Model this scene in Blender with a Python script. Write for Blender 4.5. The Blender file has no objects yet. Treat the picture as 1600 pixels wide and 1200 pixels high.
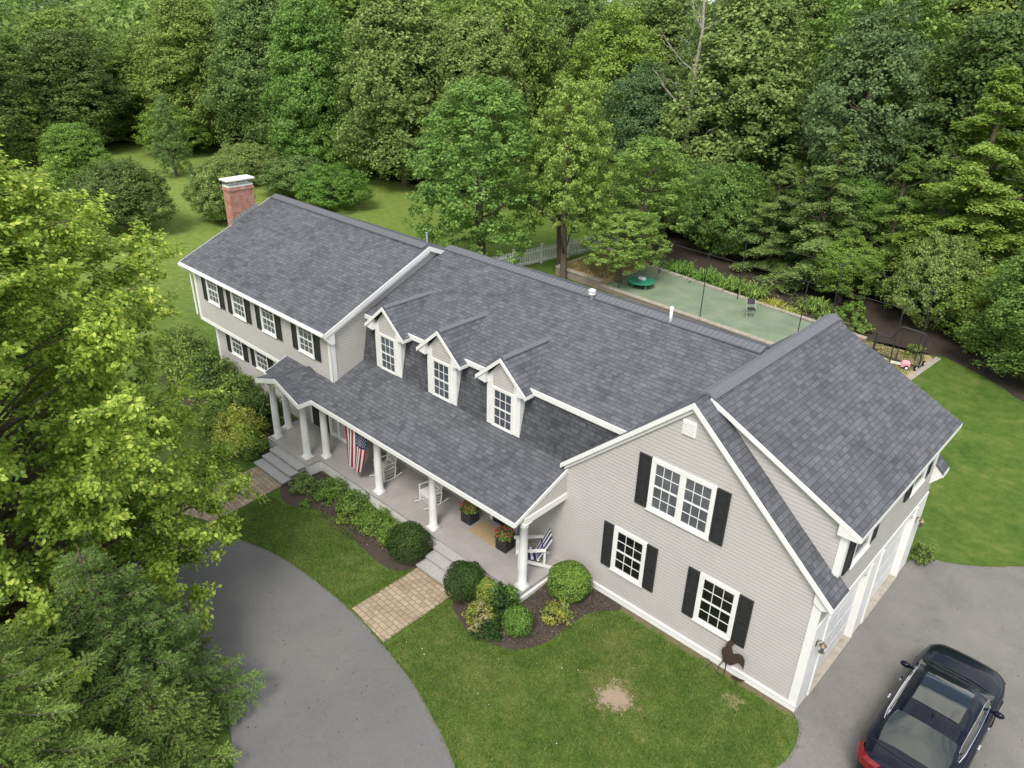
import bpy, math, random
import numpy as np
from mathutils import Vector, Matrix, geometry
R = math.radians
scene = bpy.context.scene
col = scene.collection

# ------------------------------------------------------------------ camera, light, exposure
cam_d = bpy.data.cameras.new('camera'); cam = bpy.data.objects.new('camera', cam_d); col.objects.link(cam)
CX, CY, CZ, YAW, PIT, ROLL = 3.483, -13.672, 14.765, 0.747, -0.475, 0.026
f = Vector((-math.sin(YAW)*math.cos(PIT), math.cos(YAW)*math.cos(PIT), math.sin(PIT)))
r = f.cross(Vector((0, 0, 1))).normalized(); u = r.cross(f)
r2 = r*math.cos(ROLL)+u*math.sin(ROLL); u2 = u*math.cos(ROLL)-r*math.sin(ROLL)
m = Matrix((r2, u2, -f)).transposed().to_4x4(); m.translation = Vector((CX, CY, CZ))
cam.matrix_world = m
cam_d.sensor_width = 36; cam_d.lens = 36*1193.6/1600
cam_d.clip_start = .1; cam_d.clip_end = 3000
scene.camera = cam
SUN_EL, SUN_ROT = 52, 152          # elevation, compass rotation (0 = +Y, clockwise)
w = bpy.data.worlds.new('World'); scene.world = w; w.use_nodes = True
nt = w.node_tree; nt.nodes.clear()
out = nt.nodes.new('ShaderNodeOutputWorld'); bg = nt.nodes.new('ShaderNodeBackground')
sky = nt.nodes.new('ShaderNodeTexSky'); sky.sky_type = 'NISHITA'; sky.sun_disc = False
sky.sun_elevation = R(SUN_EL); sky.sun_rotation = R(SUN_ROT); sky.air_density = 1.0; sky.dust_density = 1.0
tc = nt.nodes.new('ShaderNodeTexCoord'); mp = nt.nodes.new('ShaderNodeMapping'); mp.inputs['Scale'].default_value = (1, 1, 2.2)
no = nt.nodes.new('ShaderNodeTexNoise'); no.inputs['Scale'].default_value = 2.6; no.inputs['Detail'].default_value = 8; no.inputs['Roughness'].default_value = .55
rp = nt.nodes.new('ShaderNodeValToRGB'); rp.color_ramp.elements[0].position = .43; rp.color_ramp.elements[1].position = .57
mx = nt.nodes.new('ShaderNodeMixRGB'); mx.inputs[2].default_value = (9.0, 8.8, 8.4, 1)
nt.links.new(tc.outputs['Generated'], mp.inputs[0]); nt.links.new(mp.outputs[0], no.inputs[0]); nt.links.new(no.outputs[0], rp.inputs[0])
nt.links.new(rp.outputs[0], mx.inputs[0]); nt.links.new(sky.outputs[0], mx.inputs[1]); nt.links.new(mx.outputs[0], bg.inputs[0])
nt.links.new(bg.outputs[0], out.inputs[0]); bg.inputs[1].default_value = .105
sd = bpy.data.lights.new('sun', 'SUN'); sd.energy = 1.8; sd.angle = R(20); sd.color = (1, .955, .9)
so = bpy.data.objects.new('sun', sd); col.objects.link(so)
a = R(SUN_ROT); e = R(SUN_EL)
sv = Vector((math.sin(a)*math.cos(e), math.cos(a)*math.cos(e), math.sin(e)))
so.rotation_euler = sv.to_track_quat('Z', 'Y').to_euler()
vs = scene.view_settings; vs.view_transform = 'Standard'; vs.look = 'None'; vs.gamma = 1; vs.exposure = 0.82
scene.cycles.max_bounces = 6; scene.cycles.transparent_max_bounces = 6; scene.cycles.diffuse_bounces = 3
scene.cycles.caustics_reflective = False; scene.cycles.caustics_refractive = False

# ------------------------------------------------------------------ materials
class N:
    """small helper around a material's node tree"""
    def __init__(s, name, rough=.7, spec=.3):
        s.m = bpy.data.materials.new(name); s.m.use_nodes = True; s.t = s.m.node_tree
        s.b = s.t.nodes['Principled BSDF']; s.b.inputs['Roughness'].default_value = rough
        s.b.inputs['Specular IOR Level'].default_value = spec
    def n(s, k, **kw):
        o = s.t.nodes.new(k)
        for a_, v in kw.items():
            if hasattr(o, a_): setattr(o, a_, v)
            else: o.inputs[a_].default_value = v
        return o
    def l(s, a_, b_): s.t.links.new(a_, b_)
    def noise(s, scale, detail=4, rough=.6, vec=None, dim='3D'):
        o = s.n('ShaderNodeTexNoise'); o.inputs['Scale'].default_value = scale; o.inputs['Detail'].default_value = detail; o.inputs['Roughness'].default_value = rough
        if vec is None: vec = s.pos()
        s.l(vec, o.inputs['Vector']); return o.outputs[0]
    def pos(s):
        if not hasattr(s, '_p'): s._p = s.n('ShaderNodeNewGeometry')
        return s._p.outputs['Position']
    def obj(s): return s.n('ShaderNodeTexCoord').outputs['Object']
    def ramp(s, fac, stops):
        o = s.n('ShaderNodeValToRGB'); cr = o.color_ramp
        while len(cr.elements) < len(stops): cr.elements.new(.5)
        for e_, (p, c) in zip(cr.elements, stops):
            e_.position = p; e_.color = (*c, 1) if len(c) == 3 else c
        s.l(fac, o.inputs[0]); return o.outputs[0]
    def mix(s, fac, a_, b_, mode='MIX'):
        o = s.n('ShaderNodeMixRGB'); o.blend_type = mode
        for i, v in enumerate((fac, a_, b_)):
            if isinstance(v, (int, float)): o.inputs[i].default_value = v if i == 0 else (v, v, v, 1)
            elif isinstance(v, tuple): o.inputs[i].default_value = (*v, 1)
            else: s.l(v, o.inputs[i])
        return o.outputs[0]
    def math(s, op, a_, b_=0.0, c_=0.0):
        o = s.n('ShaderNodeMath'); o.operation = op
        for i, v in enumerate((a_, b_, c_)):
            if isinstance(v, (int, float)): o.inputs[i].default_value = v
            else: s.l(v, o.inputs[i])
        return o.outputs[0]
    def vmath(s, op, a_, b_=None):
        o = s.n('ShaderNodeVectorMath'); o.operation = op
        for i, v in enumerate((a_, b_)):
            if v is None: continue
            if isinstance(v, tuple): o.inputs[i].default_value = v
            else: s.l(v, o.inputs[i])
        return o
    def base(s, c):
        if isinstance(c, tuple): s.b.inputs['Base Color'].default_value = (*c, 1)
        else: s.l(c, s.b.inputs['Base Color'])
        return s
    def bump(s, h_, dist=.01, strength=1):
        o = s.n('ShaderNodeBump'); o.inputs['Distance'].default_value = dist; o.inputs['Strength'].default_value = strength
        s.l(h_, o.inputs['Height']); s.l(o.outputs[0], s.b.inputs['Normal']); return s
    def planar(s):
        """(u, v) in metres on the face: u level, v up the slope"""
        g = s.n('ShaderNodeNewGeometry'); nrm = g.outputs['True Normal']
        uu = s.vmath('NORMALIZE', s.vmath('CROSS_PRODUCT', (0, 0, 1), nrm).outputs[0]).outputs[0]
        vv = s.vmath('CROSS_PRODUCT', nrm, uu).outputs[0]
        a_ = s.vmath('DOT_PRODUCT', g.outputs['Position'], uu).outputs['Value']
        b_ = s.vmath('DOT_PRODUCT', g.outputs['Position'], vv).outputs['Value']
        c_ = s.n('ShaderNodeCombineXYZ'); s.l(a_, c_.inputs[0]); s.l(b_, c_.inputs[1]); return c_.outputs[0], a_, b_

def flat(name, c, rough=.6, spec=.3, var=.08, scale=6, metal=0):
    k = N(name, rough, spec); nz = k.noise(scale, 5)
    lo = tuple(v*(1-var) for v in c); hi = tuple(min(1, v*(1+var)) for v in c)
    k.base(k.ramp(nz, [(.3, lo), (.7, hi)])); k.b.inputs['Metallic'].default_value = metal
    return k.m

def make_shingle(name, lo, hi, seed=0):
    k = N(name, .9, .15); vec, uu, vv = k.planar()
    def brick(wd, off, mort):
        b_ = k.n('ShaderNodeTexBrick'); b_.offset = off; b_.offset_frequency = 2; b_.squash = 1.35; b_.squash_frequency = 3
        b_.inputs['Color1'].default_value = (0, 0, 0, 1); b_.inputs['Color2'].default_value = (1, 1, 1, 1); b_.inputs['Mortar'].default_value = (.5, .5, .5, 1)
        b_.inputs['Scale'].default_value = 1; b_.inputs['Brick Width'].default_value = wd; b_.inputs['Row Height'].default_value = .132
        b_.inputs['Mortar Size'].default_value = mort; b_.inputs['Mortar Smooth'].default_value = .1; b_.inputs['Bias'].default_value = 0
        k.l(vec, b_.inputs['Vector']); return b_
    b1 = brick(.235, .43, .007); b2 = brick(.13, .31, .0)
    t = k.mix(.42, b1.outputs['Color'], b2.outputs['Color'])
    c = k.ramp(t, [(.1, lo), (.5, tuple((x+y)/2 for x, y in zip(lo, hi))), (.9, hi)])
    c = k.mix(.22, c, k.ramp(k.noise(.9, 5), [(.35, tuple(x*.75 for x in lo)), (.65, tuple(x*1.1 for x in hi))]))
    c = k.mix(.5, c, k.ramp(k.noise(90, 2), [(.3, (.3, .3, .3)), (.7, (.72, .72, .72))]), 'OVERLAY')
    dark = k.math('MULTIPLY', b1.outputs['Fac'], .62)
    c = k.mix(dark, c, tuple(x*.35 for x in lo))  # dark tab joints, which also paint the shadow line of each row
    k.base(c)
    row = k.math('FRACT', k.math('DIVIDE', vv, .132))
    hgt = k.math('SUBTRACT', k.math('MULTIPLY', t, .5), row)
    k.bump(hgt, .012, .9); return k.m

def make_siding(name, c, step=.105):
    k = N(name, .55, .3); z = k.n('ShaderNodeSeparateXYZ'); k.l(k.pos(), z.inputs[0])
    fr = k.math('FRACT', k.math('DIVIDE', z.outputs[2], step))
    edge = k.ramp(fr, [(0, (.68, .68, .68)), (.08, (.74, .74, .74)), (.15, (1, 1, 1)), (1, (1, 1, 1))])  # shadow line of each clapboard lap, painted into the colour
    base = k.ramp(k.noise(1.3, 6), [(.3, tuple(x*.93 for x in c)), (.7, tuple(x*1.04 for x in c))])
    base = k.mix(.25, base, k.ramp(k.noise(14, 3), [(.3, tuple(x*.9 for x in c)), (.7, c)]))
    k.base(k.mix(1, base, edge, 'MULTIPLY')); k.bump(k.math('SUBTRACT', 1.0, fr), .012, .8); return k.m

def make_leaf(name, dark, mid, light, trans=.34, rough=.55):
    k = N(name, rough, .25); g = k.n('ShaderNodeNewGeometry'); oi = k.n('ShaderNodeObjectInfo')
    rnd = g.outputs['Random Per Island']
    nz = k.noise(1.1, 4, vec=k.obj())
    t = k.math('ADD', k.math('MULTIPLY', rnd, .55), k.math('MULTIPLY', nz, .55))
    c = k.ramp(t, [(.25, dark), (.55, mid), (.88, light)])
    hs = k.n('ShaderNodeHueSaturation'); hs.inputs['Saturation'].default_value = .96; k.l(c, hs.inputs['Color'])
    k.l(k.math('ADD', k.math('MULTIPLY', oi.outputs['Random'], .035), .476), hs.inputs['Hue'])
    k.l(k.math('ADD', k.math('MULTIPLY', oi.outputs['Random'], -.30), 1.33), hs.inputs['Value'])
    k.base(hs.outputs[0])
    tr = k.n('ShaderNodeBsdfTranslucent'); k.l(hs.outputs[0], tr.inputs[0])
    ms = k.n('ShaderNodeMixShader'); ms.inputs[0].default_value = trans
    o = k.t.nodes['Material Output']; k.l(k.b.outputs[0], ms.inputs[1]); k.l(tr.outputs[0], ms.inputs[2]); k.l(ms.outputs[0], o.inputs[0])
    return k.m

M = {}
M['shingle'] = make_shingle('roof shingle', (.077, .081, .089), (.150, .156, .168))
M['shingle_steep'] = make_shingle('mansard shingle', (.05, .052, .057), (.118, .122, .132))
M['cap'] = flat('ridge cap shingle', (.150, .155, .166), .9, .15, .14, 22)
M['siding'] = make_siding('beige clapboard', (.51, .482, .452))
M['white'] = flat('white trim paint', (.80, .79, .76), .5, .35, .04, 3)
M['white2'] = flat('white garage paint', (.70, .70, .685), .5, .35, .05, 2)
M['black'] = flat('black shutter paint', (.028, .029, .03), .5, .4, .15)
M['brick'] = None
M['dark'] = flat('dark metal', (.03, .03, .032), .5, .5, .1)
M['deck'] = flat('porch decking', (.36, .34, .318), .7, .2, .1, 2)
M['step'] = flat('granite step', (.42, .41, .39), .8, .2, .22, 25)
M['concrete'] = flat('concrete', (.38, .34, .28), .85, .2, .2, 6)
M['rust'] = flat('rusty brown steel', (.075, .05, .036), .7, .4, .35, 30, .3)
M['grey_metal'] = flat('grey metal', (.32, .32, .33), .4, .5, .1)
M['bark'] = flat('bark', (.13, .105, .08), .9, .15, .4, 14)
M['bark_pale'] = flat('pale dead wood', (.36, .32, .27), .9, .15, .3, 9)
M['brass'] = flat('weathered brass', (.20, .17, .09), .5, .5, .3, 30, .5)
M['red'] = flat('red rubber', (.42, .09, .06), .7, .3, .12)
M['pink'] = flat('pink plastic', (.75, .33, .36), .5, .4, .08)
M['green_p'] = flat('green plastic', (.03, .22, .14), .5, .4, .1)
M['navy'] = flat('navy paint', (.035, .03, .16), .5, .4, .1)
M['wicker'] = flat('pale cushion', (.45, .42, .38), .8, .2, .2, 30)
M['flower'] = flat('pink flower', (.55, .07, .12), .6, .3, .3, 20)
M['flag_red'] = flat('flag red', (.27, .02, .04), .7, .2, .08)
M['flag_white'] = flat('flag white', (.72, .70, .68), .7, .2, .04)
M['flag_blue'] = flat('flag blue', (.018, .03, .10), .7, .2, .1)
M['mat_tan'] = flat('coir mat', (.42, .31, .18), .9, .1, .15, 20)
M['interior'] = flat('dark interior', (.02, .02, .02), .6, .3, .2)
def mk_glass(name, c, rough=.04):
    k = N(name, rough, .6); nz = k.noise(1.7, 3); k.base(k.ramp(nz, [(.35, tuple(x*.6 for x in c)), (.65, c)])); return k.m
M['glass'] = mk_glass('dark window glass', (.012, .013, .014))
M['glass_mid'] = mk_glass('window glass with pale blinds', (.13, .14, .152), .06)
M['glass_blue'] = mk_glass('sky facing window glass', (.09, .11, .13), .05)
def mk_brick():
    k = N('red brick', .85, .2); vec, a_, b_ = k.planar()
    t = k.n('ShaderNodeTexBrick'); t.inputs['Scale'].default_value = 1; t.inputs['Brick Width'].default_value = .21; t.inputs['Row Height'].default_value = .072; t.inputs['Mortar Size'].default_value = .009
    t.inputs['Color1'].default_value = (.40, .11, .06, 1); t.inputs['Color2'].default_value = (.50, .21, .13, 1); t.inputs['Mortar'].default_value = (.42, .36, .31, 1)
    k.l(vec, t.inputs['Vector']); c = k.mix(.25, t.outputs['Color'], k.ramp(k.noise(5, 5), [(.4, (.25, .08, .05)), (.65, (.60, .48, .42))])); k.base(c); k.bump(k.math('SUBTRACT', 1.0, t.outputs['Fac']), .008); return k.m
M['brick'] = mk_brick()
def mk_lawn():
    k = N('lawn', .85, .15); big = k.noise(.55, 6, .65); mid = k.noise(2.2, 6, .72); fine = k.noise(38, 3, .7)
    mp_ = k.n('ShaderNodeMapping'); mp_.inputs['Scale'].default_value = (9, 55, 1); mp_.inputs['Rotation'].default_value = (0, 0, .5); k.l(k.pos(), mp_.inputs[0])
    st = k.noise(1, 3, .6, vec=mp_.outputs[0])
    t = k.math('ADD', k.math('MULTIPLY', big, .5), k.math('MULTIPLY', mid, .5))
    c = k.ramp(t, [(.32, (.044, .096, .015)), (.44, (.072, .130, .020)), (.53, (.094, .152, .026)), (.66, (.158, .192, .046))])
    c = k.mix(.75, c, k.ramp(fine, [(.25, (.18, .18, .18)), (.75, (.82, .82, .82))]), 'OVERLAY')
    c = k.mix(.45, c, k.ramp(st, [(.3, (.25, .25, .25)), (.7, (.75, .75, .75))]), 'OVERLAY')
    dry = k.ramp(k.noise(.9, 6, .7), [(.60, (0, 0, 0)), (.74, (.55, .55, .55))])
    c = k.mix(dry, c, (.24, .20, .075))
    def patch(c, cx_, cy_, r_, col_, amt=1.0, nz=2.6):
        d_ = k.vmath('DISTANCE', k.pos(), (cx_, cy_, 0)).outputs['Value']; q_ = k.math('ADD', k.math('DIVIDE', d_, r_), k.math('MULTIPLY', k.math('SUBTRACT', k.noise(3.4, 8, .85), .5), nz*2.2))
        return k.mix(k.ramp(q_, [(.62, (amt, amt, amt)), (1.0, (0, 0, 0))]), c, col_)
    sx0 = k.n('ShaderNodeSeparateXYZ'); k.l(k.pos(), sx0.inputs[0]); far_ = k.math('MULTIPLY', k.math('ADD', sx0.outputs[0], k.math('MULTIPLY', big, 9.0)), -1.0); mr_ = k.n('ShaderNodeMapRange'); mr_.inputs[1].default_value = 24; mr_.inputs[2].default_value = 42; mr_.inputs[4].default_value = .8; k.l(far_, mr_.inputs[0]); c = k.mix(mr_.outputs[0], c, k.ramp(mid, [(.35, (.15, .23, .04)), (.6, (.25, .30, .07))]))
    c = patch(c, -3.35, -2.45, .85, (.17, .17, .05), .7); c = patch(c, -3.22, -2.58, .46, (.36, .27, .19)); c = patch(c, -1.15, -.68, .24, (.34, .30, .15), .8); c = patch(c, -6.0, -4.4, .9, (.16, .17, .045), .5); c = patch(c, -4.2, -1.3, .7, (.17, .16, .05), .5)
    sx_ = k.n('ShaderNodeSeparateXYZ'); k.l(k.pos(), sx_.inputs[0]); yy_ = k.math('ADD', k.math('ABSOLUTE', sx_.outputs[1]), k.math('MULTIPLY', k.math('SUBTRACT', k.noise(5, 6, .75), .5), .9))
    near_x = k.math('MULTIPLY', k.math('GREATER_THAN', sx_.outputs[0], -5.2), k.math('LESS_THAN', sx_.outputs[0], .1))
    c = k.mix(k.math('MULTIPLY', k.ramp(yy_, [(.06, (.85, .85, .85)), (.22, (0, 0, 0))]), near_x), c, (.20, .15, .10)); k.base(c); k.bump(k.math('ADD', fine, st), .02, .7); return k.m
M['lawn'] = mk_lawn()
def mk_speck(name, c, lo=.75, hi=1.25, scale=120, blotch=.8, rough=.9, tint=None):
    k = N(name, rough, .2); a_ = k.noise(scale, 2, .8); b_ = k.noise(blotch, 6, .65)
    x = k.ramp(a_, [(.3, tuple(v*lo for v in c)), (.7, tuple(v*hi for v in c))])
    x = k.mix(.55, x, k.ramp(b_, [(.3, tuple(v*.72 for v in c)), (.7, tint or tuple(v*1.2 for v in c))])); k.base(x); k.bump(a_, .006, .6); return k.m
def mk_drive(name, c, wear):
    k = N(name, .9, .2); a_ = k.noise(34, 4, .9); g = k.noise(9, 6, .8); b_ = k.noise(.55, 7, .7); d = k.noise(1.9, 6, .7)
    x = k.ramp(a_, [(.32, tuple(v*.55 for v in c)), (.5, c), (.68, tuple(v*1.55 for v in c))])
    x = k.mix(.35, x, k.ramp(g, [(.3, tuple(v*.7 for v in c)), (.7, tuple(v*1.3 for v in c))]))
    x = k.mix(.5, x, k.ramp(b_, [(.32, tuple(v*(1-wear*.9) for v in c)), (.5, c), (.68, (c[0]*(1+wear*.7), c[1]*(1+wear*.6), c[2]*(1+wear*.5)))]))
    x = k.mix(k.math('MULTIPLY', k.ramp(d, [(.60, (0, 0, 0)), (.72, (1, 1, 1))]), wear), x, tuple(v*.55 for v in c))
    v = k.n('ShaderNodeTexVoronoi'); v.feature = 'DISTANCE_TO_EDGE'; v.inputs['Scale'].default_value = .42
    w_ = k.vmath('ADD', k.pos(), None); nz = k.n('ShaderNodeTexNoise'); nz.inputs['Scale'].default_value = 1.6; nz.inputs['Detail'].default_value = 6; k.l(k.pos(), nz.inputs['Vector']); k.l(nz.outputs['Color'], w_.inputs[1]); k.l(w_.outputs[0], v.inputs['Vector'])
    cr = k.math('MULTIPLY', k.ramp(v.outputs['Distance'], [(.0, (1, 1, 1)), (.006, (0, 0, 0))]), k.ramp(k.noise(.8, 3), [(.5, (0, 0, 0)), (.62, (1, 1, 1))]))
    x = k.mix(k.math('MULTIPLY', cr, wear*1.3), x, tuple(v_*.35 for v_ in c)); k.base(x); k.bump(a_, .006, .7); return k.m
M['asphalt'] = mk_drive('asphalt', (.166, .162, .154), .2)
M['asphalt2'] = mk_drive('weathered asphalt', (.198, .189, .172), .42)
M['mulch'] = mk_speck('bark mulch', (.075, .058, .046), .45, 1.8, 35, 2)
M['floor'] = mk_speck('forest floor', (.055, .043, .032), .5, 1.7, 12, .6)
M['court'] = mk_speck('green court surface', (.18, .245, .155), .8, 1.2, 40, .9, tint=(.31, .34, .24))
M['sand'] = mk_speck('dry straw and sand', (.42, .33, .18), .7, 1.25, 20, 1.5)
M['bare'] = mk_speck('bare soil', (.36, .27, .19), .75, 1.2, 30, 5)
M['wallstone'] = mk_speck('retaining wall block', (.27, .22, .19), .7, 1.3, 12, 4)
def mk_paver():
    k = N('concrete pavers', .85, .2); mp_ = k.n('ShaderNodeMapping'); mp_.inputs['Rotation'].default_value = (0, 0, R(1)); k.l(k.pos(), mp_.inputs[0])
    t = k.n('ShaderNodeTexBrick'); t.offset = .5; t.squash = 1.5; t.squash_frequency = 3
    t.inputs['Scale'].default_value = 1; t.inputs['Brick Width'].default_value = .19; t.inputs['Row Height'].default_value = .155; t.inputs['Mortar Size'].default_value = .009
    t.inputs['Color1'].default_value = (.30, .22, .14, 1); t.inputs['Color2'].default_value = (.44, .36, .25, 1); t.inputs['Mortar'].default_value = (.13, .11, .08, 1)
    k.l(mp_.outputs[0], t.inputs['Vector']); c = k.mix(.3, t.outputs['Color'], k.ramp(k.noise(3, 5), [(.3, (.28, .20, .13)), (.7, (.50, .42, .31))])); k.base(c); k.bump(k.math('SUBTRACT', 1.0, t.outputs['Fac']), .008); return k.m
M['paver'] = mk_paver()
k = N('black car paint', .25, .15); k.base((.004, .006, .014)); k.b.inputs['Coat Weight'].default_value = .3; k.b.inputs['Coat Roughness'].default_value = .015; M['paint'] = k.m
k = N('car glass', .03, .7); k.base((.012, .018, .014)); k.b.inputs['Coat Weight'].default_value = 1; k.b.inputs['Coat Roughness'].default_value = .01; M['carglass'] = k.m
k = N('chrome', .12, .5); k.base((.75, .75, .75)); k.b.inputs['Metallic'].default_value = 1; M['chrome'] = k.m
k = N('tail lamp red', .12, .6); k.base((.17, .004, .006)); M['tail'] = k.m
k = N('tyre', .9, .2); k.base((.015, .015, .016)); M['tyre'] = k.m

LF = {}
LF['near'] = make_leaf('lime green leaves', (.08, .18, .024), (.235, .40, .045), (.54, .68, .13), .48)
LF['mid'] = make_leaf('mid green leaves', (0.069, 0.143, 0.024), (0.156, 0.268, 0.044), (0.301, 0.416, 0.085))
LF['olive'] = make_leaf('olive green leaves', (0.075, 0.137, 0.029), (0.166, 0.263, 0.062), (0.316, 0.427, 0.118))
LF['yellow'] = make_leaf('yellow green leaves', (0.082, 0.179, 0.028), (0.171, 0.310, 0.052), (0.314, 0.466, 0.103))
LF['deep'] = make_leaf('deep green leaves', (0.039, 0.087, 0.020), (0.093, 0.170, 0.037), (0.187, 0.269, 0.064))
LF['blue'] = make_leaf('blue green leaves', (0.051, 0.109, 0.036), (0.111, 0.193, 0.064), (0.205, 0.297, 0.104))
LF['fresh'] = make_leaf('fresh bright leaves', (0.076, 0.166, 0.021), (0.151, 0.286, 0.039), (0.270, 0.422, 0.068))
LF['box'] = make_leaf('clipped bush leaves', (.018, .05, .010), (.040, .095, .018), (.08, .155, .032))
LF['lime'] = make_leaf('golden bush leaves', (.10, .16, .018), (.24, .31, .04), (.46, .46, .09))
LF['golden'] = make_leaf('feathery golden leaves', (.25, .36, .04), (.50, .60, .09), (.85, .85, .35), .4)
LF['pinkish'] = make_leaf('pale blotched leaves', (.14, .16, .05), (.32, .33, .10), (.60, .48, .30))
LF['spruce'] = make_leaf('spruce needles', (.075, .15, .03), (.18, .30, .06), (.42, .56, .13), .3)
LF['spruce_d'] = make_leaf('dark spruce needles', (.07, .135, .034), (.155, .26, .06), (.33, .45, .12), .3)
LF['straw'] = make_leaf('straw', (.2, .16, .06), (.38, .32, .14), (.55, .47, .25))
LF['blade'] = make_leaf('grass blades', (.062, .12, .02), (.13, .20, .034), (.32, .35, .10), .3, .7)

# ------------------------------------------------------------------ mesh helpers
def tag(o, label=None, cat=None, group=None, kind=None):
    if label: o['label'] = label
    if cat: o['category'] = cat
    if group: o['group'] = group
    if kind: o['kind'] = kind
    return o
def empty(name, loc=(0, 0, 0), rz=0, label=None, cat=None, group=None):
    o = bpy.data.objects.new(name, None); col.objects.link(o); o.location = loc; o.rotation_euler = (0, 0, rz); o.empty_display_size = .2
    return tag(o, label, cat, group)
class MB:
    def __init__(s): s.v = []; s.f = []; s.mi = []; s.cur = 0
    def mat(s, i): s.cur = i; return s
    def add(s, vs_, fs):
        b_ = len(s.v); s.v += [tuple(v) for v in vs_]
        for q in fs: s.f.append([b_+i for i in q]); s.mi.append(s.cur)
        return s
    def box(s, x0, x1, y0, y1, z0, z1):
        return s.add([(x0, y0, z0), (x1, y0, z0), (x1, y1, z0), (x0, y1, z0), (x0, y0, z1), (x1, y0, z1), (x1, y1, z1), (x0, y1, z1)],
                     [(0, 3, 2, 1), (4, 5, 6, 7), (0, 1, 5, 4), (1, 2, 6, 5), (2, 3, 7, 6), (3, 0, 4, 7)])
    def obox(s, o, a_, b_, c_):      # corner plus three edge vectors
        o, a_, b_, c_ = map(Vector, (o, a_, b_, c_)); P = [o, o+a_, o+a_+b_, o+b_]; P += [p+c_ for p in P]
        fs = [(0, 3, 2, 1), (4, 5, 6, 7), (0, 1, 5, 4), (1, 2, 6, 5), (2, 3, 7, 6), (3, 0, 4, 7)]
        if a_.cross(b_).dot(c_) < 0: fs = [q[::-1] for q in fs]
        return s.add(P, fs)
    def beam(s, p0, p1, w_, h_, up=(0, 0, 1)):   # square-section bar centred on a line
        p0, p1, up = Vector(p0), Vector(p1), Vector(up); d = p1-p0; sx = d.cross(up).normalized()*w_; sy = sx.cross(d).normalized()*h_
        return s.obox(p0-sx/2-sy/2, d, sx, sy)
    def prism(s, pts, vec):          # polygon swept along vec
        pts = [Vector(p) for p in pts]; vec = Vector(vec); n_ = len(pts)
        nr = Vector((0, 0, 0))
        for i in range(n_): nr += pts[i].cross(pts[(i+1) % n_])
        if nr.dot(vec) > 0: pts = pts[::-1]
        fs = [tuple(range(n_)), tuple(range(2*n_-1, n_-1, -1))]+[(i, i+n_, (i+1) % n_+n_, (i+1) % n_) for i in range(n_)]
        fs = [fs[0], fs[1]]+[q for q in fs[2:]]
        return s.add(pts+[p+vec for p in pts], fs)
    def cyl(s, p0, p1, r0, r1=None, n=10, cap=True):
        r1 = r0 if r1 is None else r1; p0, p1 = Vector(p0), Vector(p1); d = (p1-p0).normalized()
        x = d.orthogonal().normalized(); y = d.cross(x); P = []
        for p, rr in ((p0, r0), (p1, r1)):
            for i in range(n):
                t = 2*math.pi*i/n; P.append(p+x*math.cos(t)*rr+y*math.sin(t)*rr)
        fs = [(i, (i+1) % n, n+(i+1) % n, n+i) for i in range(n)]
        if cap: fs += [tuple(range(n-1, -1, -1)), tuple(range(n, 2*n))]
        return s.add(P, fs)
    def tube(s, pts, rs, n=8):
        if isinstance(rs, (int, float)): rs = [rs]*len(pts)
        pts = [Vector(p) for p in pts]; P = []; x = None
        for i, p in enumerate(pts):
            d = (pts[min(i+1, len(pts)-1)]-pts[max(i-1, 0)]).normalized()
            x = d.orthogonal().normalized() if x is None else (x-d*x.dot(d)).normalized(); y = d.cross(x)
            for j in range(n):
                t = 2*math.pi*j/n; P.append(p+(x*math.cos(t)+y*math.sin(t))*rs[i])
        fs = [(i*n+j, i*n+(j+1) % n, (i+1)*n+(j+1) % n, (i+1)*n+j) for i in range(len(pts)-1) for j in range(n)]
        fs += [tuple(range(n-1, -1, -1)), tuple(range((len(pts)-1)*n, len(pts)*n))]
        return s.add(P, fs)
    def lathe(s, prof, c=(0, 0, 0), n=16):   # [(radius, z)]
        c = Vector(c); P = [c+Vector((rr*math.cos(2*math.pi*j/n), rr*math.sin(2*math.pi*j/n), z)) for rr, z in prof for j in range(n)]
        k_ = len(prof); fs = [(i*n+j, i*n+(j+1) % n, (i+1)*n+(j+1) % n, (i+1)*n+j) for i in range(k_-1) for j in range(n)]
        fs += [tuple(range(n-1, -1, -1)), tuple(range((k_-1)*n, k_*n))]
        return s.add(P, fs)
    def build(s, name, mats, parent=None, smooth=False, label=None, loc=None):
        me = bpy.data.meshes.new(name); me.from_pydata(s.v, [], s.f)
        mats = mats if isinstance(mats, (list, tuple)) else [mats]
        for q in mats: me.materials.append(q)
        if len(mats) > 1: me.polygons.foreach_set('material_index', s.mi)
        if smooth: me.polygons.foreach_set('use_smooth', [len(p.vertices) <= 4 for p in me.polygons])
        me.update()
        o = bpy.data.objects.new(name, me); col.objects.link(o)
        if parent: o.parent = parent
        if loc: o.location = loc
        if label: o['label'] = label
        return o
def copy_tree(o, parent=None):
    c = o.copy(); col.objects.link(c)
    if parent: c.parent = parent
    for ch in list(o.children): copy_tree(ch, c)
    return c
def S(t):
    t = np.clip(t, 0, 1); return t*t*(3-2*t)
def gh(x, y): return float(-.22*S((-6.2-x)/2.5)*S((-.6-y)/1.2))     # the front yard lies a little lower than the garage

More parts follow.
